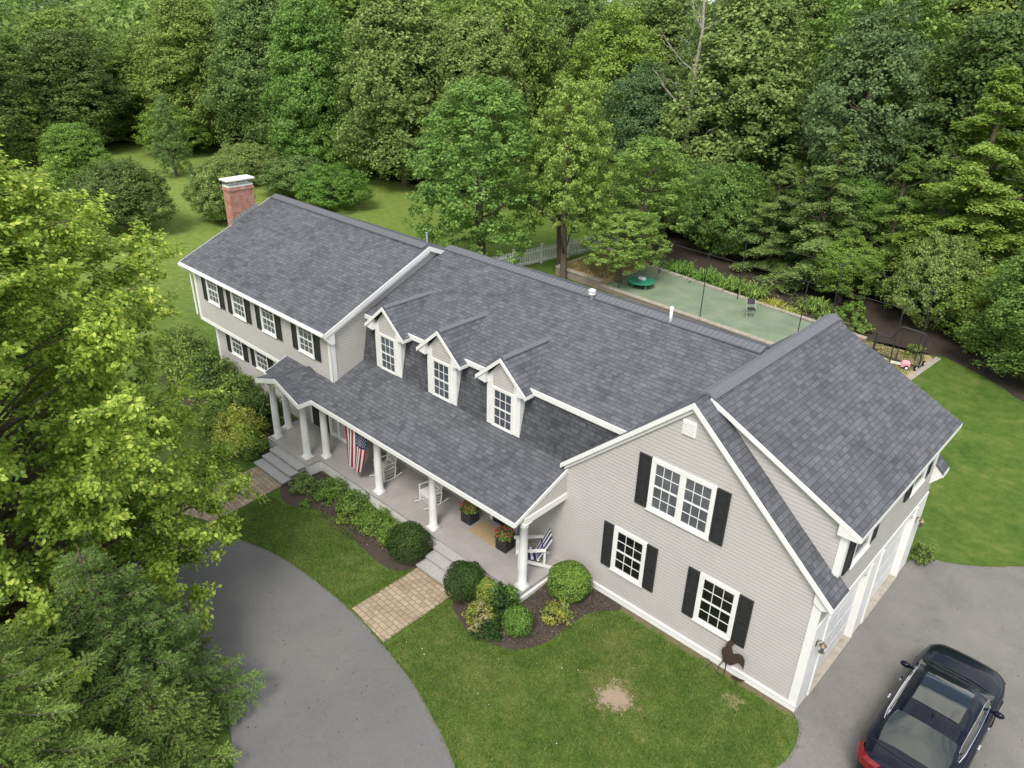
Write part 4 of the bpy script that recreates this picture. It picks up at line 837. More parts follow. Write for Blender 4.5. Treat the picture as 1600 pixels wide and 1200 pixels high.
# ------------------------------------------------------------------ shrubs
def shrub(x, y, rx, h_, n, size, mat_, label, kind='ball', name='shrub', seed=0, ry=None, cat='bush', mat2=None, group=None, rough=.12, aspect=.55):
    rg_ = np.random.default_rng(seed+int(abs(x*91)+abs(y*37))); z = gh(x, y); ry = ry or rx
    o = empty(name, (x, y, z), 0, label, cat, group)
    if kind == 'ball':
        q = sph(rg_, n); q[:, 2] = np.where(q[:, 2] < -.55, -q[:, 2], q[:, 2]); ph = rg_.uniform(0, 6, 6)
        lump = 1+rough*(np.sin(q[:, 0]*5+ph[0])*np.sin(q[:, 1]*5+ph[1])+.7*np.sin(q[:, 2]*9+ph[2])*np.sin(q[:, 0]*9+ph[3]))
        rad = lump*(1-rg_.uniform(0, 1, n)**2*.28); P_ = q*rad[:, None]*np.array([rx, ry, h_*.5])+np.array([0, 0, h_*.48]); N_ = q+rg_.normal(0, .45, q.shape)
    else:               # loose: many twiggy clumps
        nc = max(8, n//42); c = sph(rg_, nc); c[:, 2] = np.abs(c[:, 2]); c = c*rg_.uniform(.45, 1.02, nc)[:, None]*np.array([rx, ry, h_*.85]); per = n//nc
        dd = sph(rg_, nc*per).reshape(nc, per, 3); cr = rx*rg_.uniform(.16, .34, nc); q = c[:, None]+dd*(cr[:, None]*rg_.uniform(.3, 1, (nc, per)))[..., None]*np.array([1, 1, .8])+np.array([0, 0, h_*.10])
        P_ = q.reshape(-1, 3); P_[:, 2] = np.maximum(P_[:, 2], .02); N_ = (norm(dd+norm(c)[:, None]*.8+np.array([0, 0, .5]))+rg_.normal(0, .45, dd.shape)).reshape(-1, 3)
    me_ = leaf_mesh('foliage', P_, N_, size, [LF[mat_]]+([LF[mat2]] if mat2 else []), aspect)
    if mat2:
        ncp = np.random.default_rng(3).integers(0, 2, len(me_.polygons)); ang = np.arctan2(P_[:, 1], P_[:, 0]); sel = (np.sin(ang*2+seed)+rg_.normal(0, .5, len(P_))) > .2; me_.polygons.foreach_set('material_index', sel.astype(np.int32))
    c_ = bpy.data.objects.new('foliage', me_); col.objects.link(c_); c_.parent = o
    st = MB()
    for k_ in range(7):
        a_ = k_*.9; st.tube([(0, 0, -.02), (math.cos(a_)*rx*.3, math.sin(a_)*ry*.3, h_*.35), (math.cos(a_)*rx*.62, math.sin(a_)*ry*.62, h_*.62)], [.03, .02, .008], 5)
    st.build('stem', M['bark'], o); return o
shrub(-10.72, -2.62, .66, 1.12, 9000, .045, 'box', 'big dark clipped bush left of the granite steps', rough=.07)
shrub(-8.32, -2.62, .60, 1.12, 9000, .045, 'box', 'dark clipped bush right of the granite steps', rough=.07, seed=1)
shrub(-6.18, -.72, .62, 1.02, 11000, .042, 'fresh', 'bright green clipped globe bush against the garage wing wall', rough=.05)
shrub(-5.86, -1.62, .42, .52, 2600, .055, 'lime', 'low yellow spotted bush in front of the globe bush', kind='loose', mat2='olive')
shrub(-7.66, -2.44, .36, .82, 3600, .05, 'lime', 'small golden green clipped bush left of the end porch column', rough=.08, mat2='fresh')
shrub(-7.12, -2.36, .50, 1.05, 4600, .055, 'box', 'taller mid green bush in front of the end porch column', kind='loose', mat2='mid')
shrub(-7.18, -3.12, .44, .72, 3200, .055, 'pinkish', 'pale pink and cream variegated bush at the front of the bed', kind='loose', mat2='lime')
shrub(-6.28, -2.68, .42, .72, 3800, .045, 'fresh', 'bright green rounded bush right of the variegated one', rough=.07, seed=4)
shrub(-6.78, -3.30, .40, .45, 2200, .05, 'box', 'low dark bush under the variegated one', kind='loose')
shrub(-11.55, -2.50, .52, .80, 3600, .05, 'fresh', 'bright green bush behind the big dark clipped bush', kind='loose')
shrub(-12.55, -2.50, .66, .70, 4600, .055, 'mid', 'spreading green bush below the third porch column', kind='loose', mat2='fresh')
shrub(-13.75, -2.38, .60, .62, 4200, .055, 'mid', 'green bush in the middle of the long porch bed', kind='loose')
shrub(-14.90, -2.42, .58, .66, 4000, .055, 'fresh', 'green bush just below the hanging flag', kind='loose', mat2='olive')
shrub(-15.85, -2.86, .52, .52, 3000, .055, 'olive', 'brownish green bush beside the entry steps', kind='loose')
shrub(-13.5, -3.00, .30, .26, 900, .06, 'lime', 'tiny yellow green hosta like plant in the long porch bed', kind='loose', name='plant', cat='plant')
shrub(-15.0, -3.35, .26, .2, 700, .06, 'fresh', 'tiny bright plant at the lawn edge of the porch bed', kind='loose', name='plant', cat='plant')
shrub(-19.9, -2.95, 1.0, 1.5, 8200, .085, 'golden', 'tall golden feathery bush left of the entry columns', kind='loose', mat2='lime')
shrub(-19.0, -2.95, .55, .9, 3600, .06, 'mid', 'mid green bush beside the entry steps, under the golden one', kind='loose', mat2='fresh')
shrub(-20.6, -1.75, .95, 1.7, 5600, .10, 'deep', 'dark rhododendron against the wall left of the porch', kind='loose')
shrub(-22.6, -1.6, 1.05, 1.55, 6000, .10, 'mid', 'rhododendron below the second lower window', kind='loose', mat2='deep')
shrub(-24.6, -1.7, 1.15, 1.8, 6200, .10, 'deep', 'dark rhododendron under the first lower window', kind='loose', mat2='mid')
shrub(-26.8, -1.6, 1.35, 2.1, 7000, .11, 'mid', 'large rhododendron at the far front corner of the house', kind='loose', mat2='deep')
shrub(-21.6, -3.0, .95, 1.1, 4600, .09, 'mid', 'front bush in the left bed, nearest the lawn', kind='loose', mat2='fresh')
shrub(.35, 7.75, .34, .85, 1800, .06, 'deep', 'narrow climbing bush at the back corner of the garage', kind='loose', mat2='mid')
shrub(-3.3, 25.6, .42, .55, 900, .09, 'fresh', 'small bright bush alone on the dark mulch at the right', kind='loose')
shrub(-5.0, 23.2, .45, .55, 1000, .09, 'mid', 'small leafy plant right behind the practice net', kind='loose', name='plant', cat='plant')
shrub(-7.9, 24.2, .6, .7, 1400, .10, 'mid', 'leafy plant clump behind the red end of the court', kind='loose', name='plant', cat='plant')
shrub(-8.9, 25.4, .8, 1.0, 1800, .11, 'fresh', 'leafy clump where court and mulch meet under the hemlock', kind='loose', name='plant', cat='plant')
# arching grass-like lilies behind the court
def lily(x, y, r_, h_, n, label, mat_='fresh'):
    rg_ = np.random.default_rng(int(abs(x*50))); o = empty('lily_clump', (x, y, 0), 0, label, 'plant', None)
    V = []; F_ = []
    for i in range(n):
        a_ = rg_.uniform(0, 6.28); b0 = rg_.normal(0, r_*.35, 2); L = r_*rg_.uniform(.5, 1.1); hh = h_*rg_.uniform(.6, 1.1); d = np.array([math.cos(a_), math.sin(a_)]); s_ = np.array([-d[1], d[0]])*.025; k0 = len(V)
        for t in (0, .35, .7, 1.0):
            p = b0+d*L*t; z = hh*(1-(1-t*1.25)**2)*.98 if t < 1 else hh*.62; w_ = 1 if t < .9 else .15; V += [(p[0]-s_[0]*w_, p[1]-s_[1]*w_, max(z, 0)), (p[0]+s_[0]*w_, p[1]+s_[1]*w_, max(z, 0))]
        F_ += [(k0+2*j, k0+2*j+1, k0+2*j+3, k0+2*j+2) for j in range(3)]
    me_ = bpy.data.meshes.new('foliage'); me_.from_pydata(V, [], F_); me_.materials.append(LF[mat_]); me_.update(); c_ = bpy.data.objects.new('foliage', me_); col.objects.link(c_); c_.parent = o
for x, y, r_, h_, lb, mt_ in ((-19.2, 25.3, .95, .85, 'daylily clump at the far left corner of the court', 'fresh'), (-17.4, 25.0, 1.0, .9, 'daylily clump behind the court, second from the left', 'fresh'), (-15.7, 24.8, 1.0, .9, 'daylily clump behind the court, opposite the tall net pole', 'fresh'), (-14.1, 24.9, .95, .85, 'daylily clump behind the court, left of the folding chair', 'mid'),
        (-12.5, 24.1, .6, .5, 'small yellowish lily behind the folding chair', 'lime'), (-11.4, 23.7, .55, .45, 'small yellowish lily right of the folding chair', 'lime'), (-10.7, 25.2, .95, .9, 'dark green grassy clump under the pointed hemlock', 'mid'), (-9.4, 24.1, .7, .7, 'grassy clump at the right end of the court', 'fresh')):
    lily(x, y, r_*.95, h_*.62, 210, lb, mt_)
# straw and weeds on the sand bed
rg_ = np.random.default_rng(8); n = 5200; q = np.c_[rg_.uniform(-23.6, -20.7, n), rg_.uniform(19.9, 24.0, n), np.full(n, .42)+rg_.uniform(0, .28, n)]; me_ = leaf_mesh('dry_grass', q, rg_.normal(0, 1, (n, 3))*np.array([1, 1, .3]), .26, LF['straw'], .12, D_=np.c_[rg_.normal(0, .5, (n, 2)), np.ones(n)])
o = bpy.data.objects.new('dry_grass', me_); col.objects.link(o); tag(o, 'pale dry grass growing on the raised sand bed', 'grass', kind='stuff')

# bark chips and litter on the beds, fallen leaves on the drives
LF['chip'] = make_leaf('bark chips', (.03, .022, .018), (.085, .062, .048), (.21, .165, .125), 0, .9)
rg_ = np.random.default_rng(77); q = []
for x0, x1, y0, y1, n in ((-16.9, -10.4, -3.6, -1.9, 9000), (-8.5, -5.0, -3.5, -.05, 7000), (-27, -18.8, -3.2, -.7, 3000)):
    X_ = rg_.uniform(x0, x1, n); Y_ = rg_.uniform(y0, y1, n); q.append(np.c_[X_, Y_, -.22*S((-6.2-X_)/2.5)*S((-.6-Y_)/1.2)+rg_.uniform(.006, .03, n)])
q = np.concatenate(q); keep = ~((q[:, 0] > -8.5) & (q[:, 1] > -1.85) & (q[:, 0] < -7.0)) & ~((q[:, 0] > -16.9) & (q[:, 0] < -10.2) & (q[:, 1] < -3.2-.25*np.sin(q[:, 0]*1.3))) & ~((q[:, 0] > -8.6) & (((q[:, 0]+7.0)/1.62)**2+((q[:, 1]+1.7)/1.72)**2 > 1.0) & (q[:, 1] < -1.3)) & ~((q[:, 0] > -5.5) & (q[:, 1] > -1.3) & (q[:, 0]+5.4 > (q[:, 1]+1.2)*.5)); q = q[keep]
o = bpy.data.objects.new('mulch_chips', leaf_mesh('mulch_chips', q, np.c_[rg_.normal(0, .4, (len(q), 2)), np.ones(len(q))], .055, LF['chip'], .45)); col.objects.link(o); tag(o, 'loose bark chips lying on the planting beds', 'mulch', kind='stuff')
n = 260; X_ = np.r_[rg_.uniform(-13, -5, n//2), rg_.uniform(.6, 5, n//2)]; Y_ = np.r_[rg_.uniform(-9, -5.6, n//2), rg_.uniform(-1, 8, n//2)]; q = np.c_[X_, Y_, -.22*S((-6.2-X_)/2.5)*S((-.6-Y_)/1.2)+.02]
o = bpy.data.objects.new('fallen_leaves', leaf_mesh('fallen_leaves', q, np.c_[rg_.normal(0, .3, (n, 2)), np.ones(n)], .035, LF['chip'], .6)); col.objects.link(o); tag(o, 'tiny dry leaves and twigs scattered on the asphalt', 'leaf litter', kind='stuff')
n = 80; X_ = rg_.uniform(-14, -.5, n); Y_ = rg_.uniform(-5.2, -.6, n); sel = ((X_ < -10.4) & (Y_ < -3.6)) | ((X_ > -5) | ((X_ > -8.3) & (Y_ < -3.7))); X_ = X_[sel]; Y_ = Y_[sel]; n = len(X_); q = np.c_[X_, Y_, -.22*S((-6.2-X_)/2.5)*S((-.6-Y_)/1.2)+.045]
o = bpy.data.objects.new('clover_flowers', leaf_mesh('clover_flowers', q, np.c_[rg_.normal(0, .3, (n, 2)), np.ones(n)], .02, M['white'], .9)); col.objects.link(o); tag(o, 'tiny white clover heads dotted over the front lawn', 'flowers', kind='stuff')

# ------------------------------------------------------------------ planters, flag, ornaments
def planter(x, y, label, fl):
    o = empty('planter', (x, y, DZ), R(3), label, 'planter', 'black porch planters'); mb = MB()
    mb.prism([(-.20, -.20, 0), (.20, -.20, 0), (.20, .20, 0), (-.20, .20, 0)], (0, 0, .40)); mb.box(-.23, .23, -.23, .23, .40, .44); mb.build('planter_box', M['black'], o)
    rg_ = np.random.default_rng(int(-x*10)); n = 900; q = sph(rg_, n); q[:, 2] = np.abs(q[:, 2]); P_ = q*rg_.uniform(.5, 1, n)[:, None]*np.array([.30, .30, .34])+np.array([0, 0, .42])
    c_ = bpy.data.objects.new('foliage', leaf_mesh('foliage', P_, q+rg_.normal(0, .4, q.shape), .07, LF['mid'], .6)); col.objects.link(c_); c_.parent = o
    mb = MB()
    for k_ in range(fl):
        a_ = k_*2.4; rr = .30*math.sqrt((k_+.5)/fl); z = .78-rr*.6; cx_, cy_ = math.cos(a_)*rr, math.sin(a_)*rr-.05
        for j in range(5): t = j*1.256; mb.lathe([(.002, -.012), (.022, 0), (.016, .012), (.004, .015)], (cx_+math.cos(t)*.026, cy_+math.sin(t)*.026, z), 6)
    mb.build('blossom', M['flower'], o)
planter(-10.28, -.55, 'black planter with pink flowers left of the tan doormat', 14)
planter(-8.62, -.72, 'black planter with pink flowers nearest the garden chair', 16)
# flag hung by its hoist from a short pole: stripes vertical, blue field at the upper right
fg = empty('flag', (0, 0, 0), 0, 'red white and blue striped flag with stars hanging under the porch eave', 'flag')
FX0, FX1, FZ1 = -14.78, -13.66, 2.40
mb = MB(); mb.cyl((-14.88, -1.78, 2.43), (-13.46, -1.68, 2.38), .018); mb.lathe([(.005, -.03), (.03, 0), (.005, .03)], (-14.90, -1.78, 2.43), 8); mb.build('flag_pole', M['white'], fg)
def flag_pt(s_, t):      # s across 0..1, t down 0..1
    x = FX0+.03*math.sin(t*3)-.06*t+s_*(FX1-FX0)*(1-.46*t); y = -1.80+.10*s_+.03*math.sin(s_*13+t*2.0)*(.35+t)
    return (x, y, FZ1-t*(1.42+.38*math.sin(min(1, s_*1.15)*math.pi*.62)))
fb = MB(); ns, ntt = 52, 24
for i in range(ns):
    for j in range(ntt):
        s0, s1, t0, t1 = i/ns, (i+1)/ns, j/ntt, (j+1)/ntt
        blue = s0 >= 24/52 and t0 < .40; fb.mat(2 if blue else (0 if (i//4) % 2 == 0 else 1)); fb.add([flag_pt(s0, t0), flag_pt(s0, t1), flag_pt(s1, t1), flag_pt(s1, t0)], [(0, 1, 2, 3)])
fc = fb.build('flag_cloth', [M['flag_red'], M['flag_white'], M['flag_blue']], fg, True)
sb = MB()
for a_ in range(9):
    for b_ in range(6 if a_ % 2 == 0 else 5):
        cs_ = (24+2.4+(b_+(.5 if a_ % 2 else 0))*4.6)/52; ct = (.035+a_*.0405); c0 = Vector(flag_pt(cs_, ct)); pts = []
        for k_ in range(10):
            rr = .026 if k_ % 2 == 0 else .011; th = k_*math.pi/5; pts.append((c0.x+math.sin(th)*rr, c0.y-.006, c0.z+math.cos(th)*rr))
        sb.prism(pts, (0, .004, 0))
sb.build('star', M['flag_white'], fg)
fg.children[-1]['kind'] = 'stuff'
# rooster cut from sheet steel
oc = [(-1.74, 1.12), (-1.69, 1.13), (-1.65, 1.17), (-1.65, 1.11), (-1.61, 1.1), (-1.64, 1.02), (-1.66, .95), (-1.63, .87), (-1.59, .78), (-1.53, .84), (-1.44, .89), (-1.36, .88), (-1.3, .81), (-1.28, .68), (-1.28, .5), (-1.32, .55), (-1.36, .6), (-1.43, .61), (-1.48, .55), (-1.55, .45), (-1.61, .39), (-1.66, .38), (-1.69, .39), (-1.7, .28), (-1.69, .14), (-1.72, .14), (-1.72, .29), (-1.74, .38), (-1.78, .39), (-1.81, .33), (-1.85, .21), (-1.88, .21), (-1.83, .33), (-1.82, .44), (-1.85, .56), (-1.89, .68), (-1.88, .78), (-1.83, .84), (-1.8, .89), (-1.82, .9), (-1.8, .94), (-1.81, .99), (-1.78, 1.04), (-1.77, 1.09)]
def rpt(a_, b_): return (a_, -.16, b_)
ro = empty('rooster_sculpture', (-1.62, -.16, 0), 0, 'rusty brown steel rooster standing by the garage wing wall', 'garden sculpture')
rb = MB(); rb.prism([(p[0]+1.62, 0, p[2]) for p in (rpt(*q) for q in oc)], (0, .012, 0)); rb.build('rooster_body', M['rust'], ro)
wb = MB(); wb.prism([(-.16, -.006, .66), (-.04, -.02, .70), (.10, -.02, .66), (.16, -.012, .60), (.02, -.02, .52), (-.12, -.012, .52)], (0, -.02, 0)); wb.build('wing', M['rust'], ro)
sb = MB(); sb.tube([(-.085, 0, -.02), (-.085, 0, .2)], .008, 5); sb.tube([(-.25, 0, -.02), (-.25, 0, .24)], .008, 5); sb.build('stake', M['rust'], ro)
hn = MB(); hn.prism([(-1.51, -.26, .20), (-1.38, -.26, .27), (-1.27, -.26, .28), (-1.15, -.26, .32), (-1.22, -.26, .22), (-1.33, -.26, .16), (-1.45, -.26, .15)], (0, .012, 0)); hn.tube([(-1.34, -.25, -.02), (-1.34, -.25, .18)], .007, 5)
tag(hn.build('feather_ornament', M['rust']), 'small curved rusty steel piece lying in the grass right of the rooster', 'garden ornament')
hn = MB(); hn.tube([(-2.14, -.25, .0), (-2.05, -.24, .22), (-2.12, -.24, .28), (-2.2, -.25, .26)], .008, 5); hn.tube([(-2.05, -.24, .22), (-1.92, -.26, .10), (-1.78, -.26, .02)], .008, 5)
tag(hn.build('wire_ornament', M['dark']), 'thin dark bent wire stake in the grass left of the rooster', 'garden ornament')

# ------------------------------------------------------------------ behind the house
fe = empty('picket_fence', (-25.6, 18.0, 0), 0, 'white picket fence running back from the house behind the leafy tree', 'fence')
A, B2 = Vector((-26.6, 16.2, 0)), Vector((-24.9, 26.8, 0)); d = (B2-A); ln = d.length; d /= ln
for k_ in range(6):
    p = A+d*ln*k_/5-Vector((-25.6, 18.0, 0)); mb = MB(); mb.box(p.x-.06, p.x+.06, p.y-.06, p.y+.06, -.1, 1.18); mb.prism([(p.x-.08, p.y-.08, 1.18), (p.x+.08, p.y-.08, 1.18), (p.x+.08, p.y+.08, 1.18), (p.x-.08, p.y+.08, 1.18)], (0, 0, .05)); mb.build('post', M['white'], fe)
mb = MB(); nP = int(ln/.13)
for k_ in range(nP):
    p = A+d*(k_+.5)*.13-Vector((-25.6, 18.0, 0)); s_ = d*.035; mb.prism([p-s_+Vector((0, 0, .08)), p+s_+Vector((0, 0, .08)), p+s_+Vector((0, 0, 1.0)), p+Vector((0, 0, 1.08)), p-s_+Vector((0, 0, 1.0))], (.018, 0, 0))
mb.build('pickets', M['white'], fe)
for z in (.22, .82):
    mb = MB(); p0 = A-Vector((-25.6, 18.0, 0)); mb.beam(p0+Vector((.03, 0, z)), p0+d*ln+Vector((.03, 0, z)), .04, .09); mb.build('rail', M['white'], fe)
rw = empty('retaining_wall', (0, 0, 0), 0, 'low block wall and pale curb holding up the ball court and sand bed', 'wall')
def wallseg(name, p0, p1, z1, w_=.22, mat_='wallstone', cap=True):
    mb = MB(); mb.beam((*p0, (z1-.1)/2-.05), (*p1, (z1-.1)/2-.05), w_, z1); mb.build(name, M[mat_], rw)
    if cap: mb = MB(); n_ = max(2, int(math.dist(p0, p1)/.45)); a_ = Vector((*p0, z1-.06)); b_ = Vector((*p1, z1-.06))
    for i in range(n_ if cap else 0): mb.beam(a_+(b_-a_)*(i+.02)/n_, a_+(b_-a_)*(i+.98)/n_, w_+.08, .07)
    if cap: mb.build('coping', M['concrete'], rw)
wallseg('block_course', (-23.95, 19.60), (-20.6, 19.52), .52); wallseg('block_course', (-20.6, 19.52), (-7.15, 18.80), .28); wallseg('block_course', (-23.95, 19.6), (-23.95, 25.0), .50)
wallseg('block_course', (-20.6, 24.35), (-15.4, 23.75), .30); wallseg('block_course', (-15.4, 23.75), (-7.15, 22.95), .27)
ep = sheet('brick_edging', [(-4.42, 19.3), (-4.16, 19.3), (-3.88, 23.6), (-4.14, 23.7)], M['concrete'], .02); 
sheet('worn_grass', smooth_poly([(-7.2, 19.4), (-4.5, 19.3), (-4.2, 23.4), (-5.6, 23.7), (-7.2, 23.0)], 3, True), M['sand'], .006, .4)
rg_ = np.random.default_rng(18); n = 3500; q = np.c_[rg_.uniform(-7.1, -4.4, n), rg_.uniform(19.4, 23.2, n), rg_.uniform(0, .07, n)]; me_ = leaf_mesh('patchy_grass', q, rg_.normal(0, 1, (n, 3))*np.array([1, 1, .4]), .10, LF['blade'], .25, D_=np.c_[rg_.normal(0, .5, (n, 2)), np.ones(n)])
o = bpy.data.objects.new('patchy_grass', me_); col.objects.link(o); tag(o, 'patchy worn grass round the practice net', 'grass', kind='stuff')
cg = empty('batting_cage_frame', (-11, 21, 0), 0, 'thin dark pipe frame of posts and cross bars over the court', 'frame')
off = Vector((-11, 21, 0)); near_ = [(-19.6, 19.75), (-14.25, 19.45), (-9.05, 19.2), (-4.85, 19.0)]; far_ = [(-19.5, 23.6), (-14.15, 23.1), (-8.95, 22.8), (-4.7, 22.5)]
for lst in (near_, far_):
    for (x, y) in lst: mb = MB(); mb.cyl(Vector((x, y, -.05))-off, Vector((x, y, 3.5))-off, .024, n=6); mb.build('post', M['dark'], cg)
    for i in range(3): mb = MB(); mb.cyl(Vector((*lst[i], 3.5))-off, Vector((*lst[i+1], 3.5))-off, .013, n=6); mb.build('top_rail', M['dark'], cg)
for a_, b_ in zip(near_, far_): mb = MB(); mb.cyl(Vector((*a_, 3.5))-off, Vector((*b_, 3.5))-off, .013, n=6); mb.build('cross_bar', M['dark'], cg)
ls = empty('practice_screen', (-6.45, 21.95, 0), R(-6), 'black framed notched net screen on wheels beside the red court end', 'practice net')
mb = MB(); pts = [(0, 0, .06), (0, 0, 1.05), (.5, 0, 1.0), (.72, 0, 1.04), (.98, 0, 1.62), (1.05, 0, 1.68), (2.1, 0, 1.66), (2.15, 0, 1.55), (2.15, 0, .06), (0, 0, .06)]; mb.tube(pts, .045, 8); mb.cyl((1.12, 0, .06), (1.12, 0, 1.66), .02); mb.cyl((0, 0, .06), (0, .55, 1.0), .02); mb.cyl((2.15, 0, .06), (2.15, .6, 1.2), .02); mb.cyl((0, -.3, .05), (0, .5, .05), .03); mb.cyl((2.15, -.3, .05), (2.15, .5, .05), .03); mb.build('frame', M['dark'], ls)
mb = MB()
for i in range(21): x = .05+i*.10; zt_ = 1.02 if x < .75 else 1.63; mb.beam((x, .005, .08), (x, .005, zt_), .006, .006, (0, 1, 0))
for i in range(16): z = .12+i*.10; mb.beam((.05 if z < 1.0 else .95, .008, z), (2.12, .008, z), .006, .006, (0, 1, 0))
mb.build('netting', M['dark'], ls)
for yy in (-.32, .52): mb = MB(); mb.cyl((2.12, yy, .12), (2.20, yy, .12), .12, n=14); wh = mb.build('wheel', M['tyre'], ls); hb = MB(); hb.cyl((2.20, yy, .12), (2.212, yy, .12), .07, n=12); hb.build('hub', M['white'], wh)
tc_ = empty('toy_cart', (-4.75, 21.3, 0), R(20), 'small pink machine with white handles and white hubbed wheels beside the practice net', 'cart'); mb = MB(); mb.box(-.18, .18, -.12, .12, .10, .30); mb.prism([(-.18, -.12, .30), (.18, -.12, .30), (.12, .08, .38), (-.12, .08, .38)], (0, .02, -.03)); mb.build('cart_body', M['pink'], tc_)
mb = MB(); mb.beam((-.18, -.08, .2), (-.62, -.10, .22), .035, .035); mb.beam((-.18, .08, .2), (-.62, .06, .22), .035, .035); mb.build('handle', M['white'], tc_)
for yy in (-.2, .17): mb = MB(); mb.cyl((.05, yy, .11), (.05, yy+.05, .11), .11, n=12); wh = mb.build('wheel', M['tyre'], tc_); hb = MB(); hb.cyl((.05, yy-.004, .11), (.05, yy+.054, .11), .06, n=10); hb.build('hub', M['white'], wh)
mb = MB(); mb.prism([(-6.18, 21.4, .02), (-5.9, 21.3, .02), (-5.6, 21.42, .02), (-5.68, 21.68, .02), (-6.05, 21.7, .02)], (0, 0, .02)); tag(mb.build('home_plate', M['white']), 'white five sided base plate on the worn grass', 'home plate')
fcx = empty('folding_chair', (-12.45, 21.3, .22), R(38), 'black metal folding chair standing alone on the green court', 'folding chair')
mb = MB(); mb.box(-.2, .2, -.2, .18, .43, .455); mb.build('seat', M['dark'], fcx); mb = MB(); mb.obox((-.20, .25, .60), (.40, 0, 0), (0, .02, 0), (0, .09, .28)); mb.build('backrest', M['dark'], fcx)
for sx in (-.21, .21):
    for pts in ([(sx, -.24, 0), (sx, .0, .44), (sx, .33, .88)], [(sx, .24, 0), (sx, -.18, .44)]): mb = MB(); mb.tube(pts, .013, 6); mb.build('leg', M['grey_metal'], fcx)
tb = empty('toy_table', (-18.9, 20.9, .22), R(15), 'low green plastic play table with white box, under the small tree by the court', 'table'); mb = MB(); mb.lathe([(.05, .30), (.75, .32), (.78, .36), (.72, .40), (.02, .40)], n=10); mb.build('table_top', M['green_p'], tb)
for sx in (-1, 1):
    for sy in (-1, 1): mb = MB(); mb.cyl((sx*.4, sy*.4, 0), (sx*.4, sy*.4, .31), .05); mb.build('leg', M['green_p'], tb)
mb = MB(); mb.box(-19.15, -18.75, 20.9, 21.1, .63, .75); tag(mb.build('white_box', M['white']), 'white box on the green play table', 'box')

# ------------------------------------------------------------------ the car
car = empty('car', (2.50, 1.55, 0), R(-1.2), 'glossy black sedan parked on the drive with its boot towards the viewer', 'car')
Lr, Lf = -2.47, 2.42
def interp(tab, y): ys, v = zip(*tab); return float(np.interp(y, ys, v))
WID = [(-2.47, .60), (-2.40, .76), (-2.2, .86), (-1.7, .925), (-1, .935), (0, .93), (1.0, .93), (1.6, .925), (2.0, .87), (2.25, .76), (2.38, .60), (2.43, .40)]
TOPB = [(-2.47, .84), (-2.40, .93), (-2.1, .965), (-1.6, .985), (-1.0, .97), (.9, .94), (1.2, .93), (1.8, .86), (2.2, .77), (2.36, .70), (2.43, .60)]
def section(y):
    w_, zt_ = interp(WID, y), interp(TOPB, y); crown = .035
    half = [(0, zt_+crown), (w_*.35, zt_+crown*.85), (w_*.65, zt_+crown*.45), (w_*.84, zt_), (w_*.94, zt_-.05), (w_*.985, zt_-.14), (w_, zt_-.26), (w_*.995, .48), (w_*.97, .32), (w_*.93, .20), (w_*.80, .16), (0, .16)]
    return [(x, y, z) for x, z in half]+[(-x, y, z) for x, z in half[-2:0:-1]]
ysn = list(np.linspace(Lr, Lf, 42)); bd = MB(); n_ = 22; V = []; F_ = []
for y in ysn: V += section(y)
for i in range(len(ysn)-1):
    for j in range(n_): F_.append((i*n_+j, i*n_+(j+1) % n_, (i+1)*n_+(j+1) % n_, (i+1)*n_+j))
F_ += [tuple(range(n_-1, -1, -1)), tuple(range((len(ysn)-1)*n_, len(ysn)*n_))]
F_ = [q[::-1] for q in F_]; bd.add(V, F_); body = bd.build('body', M['paint'], car, True)
# greenhouse: sections from windscreen base to rear glass base
GT = [(-1.86, .985), (-1.45, 1.19), (-1.12, 1.345), (-.75, 1.42), (-.2, 1.452), (.3, 1.425), (.62, 1.33), (.95, 1.10), (1.18, .955)]   # roof line
GB = [(-1.86, .62), (-1.4, .74), (-.9, .80), (0, .815), (.8, .80), (1.18, .76)]       # half width at the belt
GR = [(-1.86, .60), (-1.4, .60), (-1.0, .585), (0, .60), (.5, .60), (1.18, .70)]      # half width at roof edge
def gsec(y):
    zt_, b_, r_ = interp(GT, y), interp(GB, y), interp(GR, y); zb = .95; hgt = zt_-zb; r_ = b_-(b_-r_)*max(0, min(1, hgt/.42)); lo = min(.02, hgt)
    hs_ = [(b_, zb), (b_-.02, zb+lo), (b_*.35+r_*.65+.02, zb+hgt*.78), (r_, zb+hgt*.90), (r_*.80, zb+hgt*.965), (r_*.4, zt_), (0, zt_+.008)]
    return [(x, y, z) for x, z in hs_]+[(-x, y, z) for x, z in hs_[-2::-1]]
ygs = sorted(set(list(np.round(np.linspace(-1.86, 1.18, 39), 3))+[-1.12, -.95, .62])); K = 13; GV = [p for y in ygs for p in gsec(y)]
def gpart(name, sel, mat_, push=0):
    mb = MB(); V = [Vector(p) for p in GV]
    if push: V = [Vector((p.x*(1+push*1.1), p.y, p.z+push*.8)) for p in V]
    fs = []
    for i in range(len(ygs)-1):
        ym_ = (ygs[i]+ygs[i+1])/2
        for j in range(K-1):
            jj = min(j, K-2-j)
            if sel(ym_, jj): fs.append((i*K+j, (i+1)*K+j, (i+1)*K+j+1, i*K+j+1))
    used = sorted({v for q in fs for v in q}); mp_ = {v: k_ for k_, v in enumerate(used)}; mb.add([V[v] for v in used], [tuple(mp_[v] for v in q[::-1]) for q in fs]); o = mb.build(name, mat_, car, True); return o
top = lambda jj: jj >= 3
gpart('windscreen', lambda y, j: y > .62 and j >= 2, M['carglass']); gpart('rear_window', lambda y, j: y < -1.12 and j >= 3, M['carglass'])
gpart('roof', lambda y, j: -1.12 <= y <= .62 and top(j) or (y < -1.12 and j < 3 and j != 1) or (j == 2 and -1.12 < y <= .62) or (j == 0) or (j == 1 and (y > .80 or y < -1.28)), M['paint'])
